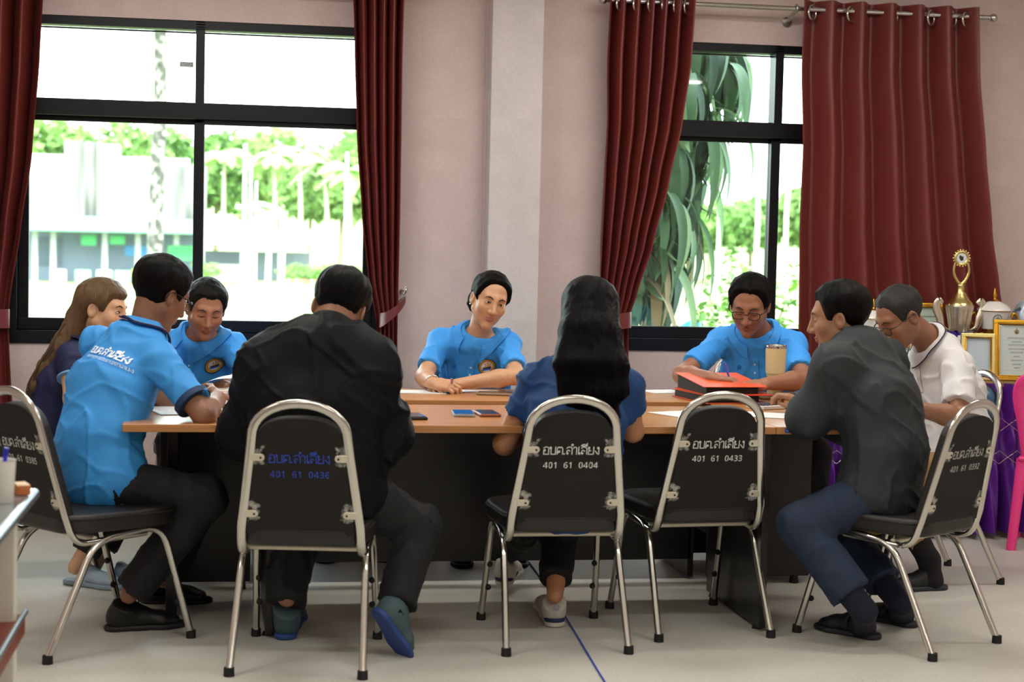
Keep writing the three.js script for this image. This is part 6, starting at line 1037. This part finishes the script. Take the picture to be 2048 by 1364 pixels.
for (const p of [V(-0.194, 0.012, -44.074), V(2.295, 0.069, -43.652), V(2.837, 0.082, -43.56), V(3.321, 0.093, -43.478), V(4.155, 0.112, -43.336)]) tree(SL, p, 0.9, 0.5, 0x7fa55a, p.x, SG, 90);
tree('yellow green shrub beside the pale trunk', V(-1.334, 0.477, -32.102), 1.1, 0.55, 0xa3b84a, 5, null, 160);
{ // pale mottled palm trunk close to the building
  const o = V(-1.113, 0.47, -25.966), g = thing('palm_tree', 'pale mottled palm trunk standing in front of the white building', 'palm tree', V(o.x, GY, o.z), 0);
  part('trunk', tube([V(0, 0, 0), V(-0.02, 2, 0), V(0.04, 4, 0), V(0.02, 6.5, 0)], 0.15, 0.15, { n: 14, steps: 40, taper: (t) => 1.1 - 0.3 * t }), M(0xffffff, 0.9, { map: dataTex(128, 256, (u, v, x, y) => { const n = 0.46 + 0.2 * Math.sign(noise(x * 0.1, y * 0.09, 3)) * Math.abs(noise(x * 0.1, y * 0.09, 3)) ** 0.5 + 0.08 * noise(x * 0.4, y * 0.4, 2); return [n * 0.86, n * 0.86, n * 0.8]; }, true, [1, 0.5]) }), g);
  for (let i = 0; i < 12; i++) { const a = i / 12 * 6.283; part('frond', sheet((u, v) => { const x = u * 2.2, w = (v - 0.5) * 0.5 * Math.sin(Math.PI * (0.06 + 0.9 * u)); return V(Math.cos(a) * x - Math.sin(a) * w, 6.4 + 0.7 * x - 0.35 * x * x, Math.sin(a) * x + Math.cos(a) * w); }, 8, 3), leafTint(0x7fa35a), g); }
}
// ---------- garden just outside the second window ----------
const leafShape = (L, w, droop, twist) => sheet((u, v) => { const s = u, t = (v - 0.5) * 2, ww = w * 2.1 * Math.pow(s + 0.01, 0.6) * Math.pow(1 - s * 0.995, 0.85), x = s * L; return V(x * Math.cos(droop * s * 0.9), 0.25 * x * (1 - s) - Math.sin(droop * s) * x + Math.abs(t) * ww * 0.22, t * ww * Math.cos(twist * s)); }, 14, 4);
{
  const vars = [leafShape(0.5, 0.046, 1.0, 0.4), leafShape(0.44, 0.05, 1.2, -0.4), leafShape(0.56, 0.044, 0.85, 0.5), leafShape(0.38, 0.046, 1.3, 0.2)], mats = [leafTint(0x3b5c40, 0.15), leafTint(0x55785a, 0.2), leafTint(0x2c4a3e, 0.12), leafTint(0x7a9a70, 0.25), leafTint(0x87755a, 0.2)];
  const o = V(2.558, 0.766, -1.374), g = thing('leafy_plant', 'large plant with drooping strap leaves right outside the window', 'plant', V(o.x, GY, o.z), 0);
  const hp = [V(2.825, 2.683, -1.542), V(3.061, 2.574, -1.699), V(2.728, 2.402, -1.441), V(2.903, 2.197, -1.602), V(2.675, 1.985, -1.425), V(2.844, 1.913, -1.697), V(2.595, 1.685, -1.32), V(2.758, 1.575, -1.692), V(2.506, 1.477, -1.425), V(2.63, 1.329, -1.598), V(2.441, 1.238, -1.422)];
  hp.forEach((h, i) => {
    const b = V(h.x - o.x, h.y - GY, h.z - o.z);
    part('stem', tube([V(rr(-0.1, 0.1), 0, rr(-0.1, 0.1)), V(b.x * 0.35 - 0.25, b.y * 0.5, b.z * 0.4), b], 0.012, 0.012, { n: 7 }), M(0x7a7360, 0.9), g);
    const n = 29;
    for (let k = 0; k < n; k++) { const l = part('leaf', vars[k % 4], mats[i > 6 && k % 6 === 0 ? 4 : (k + i) % 4], g); l.position.copy(b).add(V(rr(-0.04, 0.04), rr(-0.1, 0.06), rr(-0.04, 0.04))); l.rotation.set(0, k * 2.399 + i, rr(-1.15, -0.1), 'YXZ'); l.scale.setScalar(rr(0.75, 1.15)); }
  });
}
{
  const g0 = V(3.951, 0.838, -3.985), g = thing('bush', 'bright green leafy bush behind the man in glasses', 'bush', V(g0.x, GY, g0.z), 0), lf = sheet((u, v) => { const w = 0.022 * Math.sin(Math.PI * (0.06 + 0.9 * u)); return V(u * 0.075, -0.02 * u * u, (v - 0.5) * 2 * w); }, 4, 2), list = [[], [], []], m = new THREE.Matrix4(), q = new THREE.Quaternion(), e = new THREE.Euler(), stems = [];
  for (let i = 0; i < 74; i++) {
    const a = rr(0, 6.283), r = rr(0.05, 0.62), h = rr(0.75, 1.85) * (1 - 0.25 * r), tip = V(Math.cos(a) * r * 1.4 + 0.15, h, Math.sin(a) * r * 0.8), pts = [V(Math.cos(a) * 0.08, 0, Math.sin(a) * 0.08), V(tip.x * 0.45, h * 0.55, tip.z * 0.45), tip];
    stems.push(tube(pts, 0.006, 0.006, { n: 5, steps: 10, taper: (t) => 1 - 0.7 * t })); const cv = new THREE.CatmullRomCurve3(pts);
    for (let k = 0; k < 40; k++) { const t = rr(0.35, 1), p = cv.getPoint(t).add(V(rr(-0.07, 0.07), rr(-0.05, 0.07), rr(-0.07, 0.07))); e.set(rr(-0.7, 0.7), rr(0, 6.283), rr(-0.6, 0.6)); m.compose(p, q.setFromEuler(e), V(1, 1, 1).multiplyScalar(rr(0.6, 1.25))); list[k % 3].push(lf.clone().applyMatrix4(m)); }
  }
  part('branches', merge(stems), M(0x6d6a50, 0.9), g);
  list.forEach((l, i) => { const f = part('foliage', mergeGeometries(l), leafTint([0x557f22, 0x66942c, 0x42702a][i], 0.3), g); f.userData.kind = 'stuff'; });
}
{
  const p = V(3.129, 0.848, -2.501), g = thing('garden_net', 'folded teal garden netting below the bush', 'net', V(p.x, GY, p.z), 0.2);
  part('net', sheet((u, v) => V((u - 0.5) * 0.42, 1.12 + 0.13 * Math.sin(u * 3.1) - v * 0.75 + 0.025 * noise(u * 6, v * 6, 2), 0.1 * Math.sin(u * 5 + v * 3) + 0.05 * noise(u * 9, v * 9, 5)), 30, 30), M(0x3f9aa6, 0.7, { transmission: 0.3, side: THREE.DoubleSide }), g);
  part('stake', cyl(0.012, 0.012, 1.2, 0.1, 0.6, 0, 8), M(0x6a6250, 0.9), g);
}

renderer.render(scene, camera);
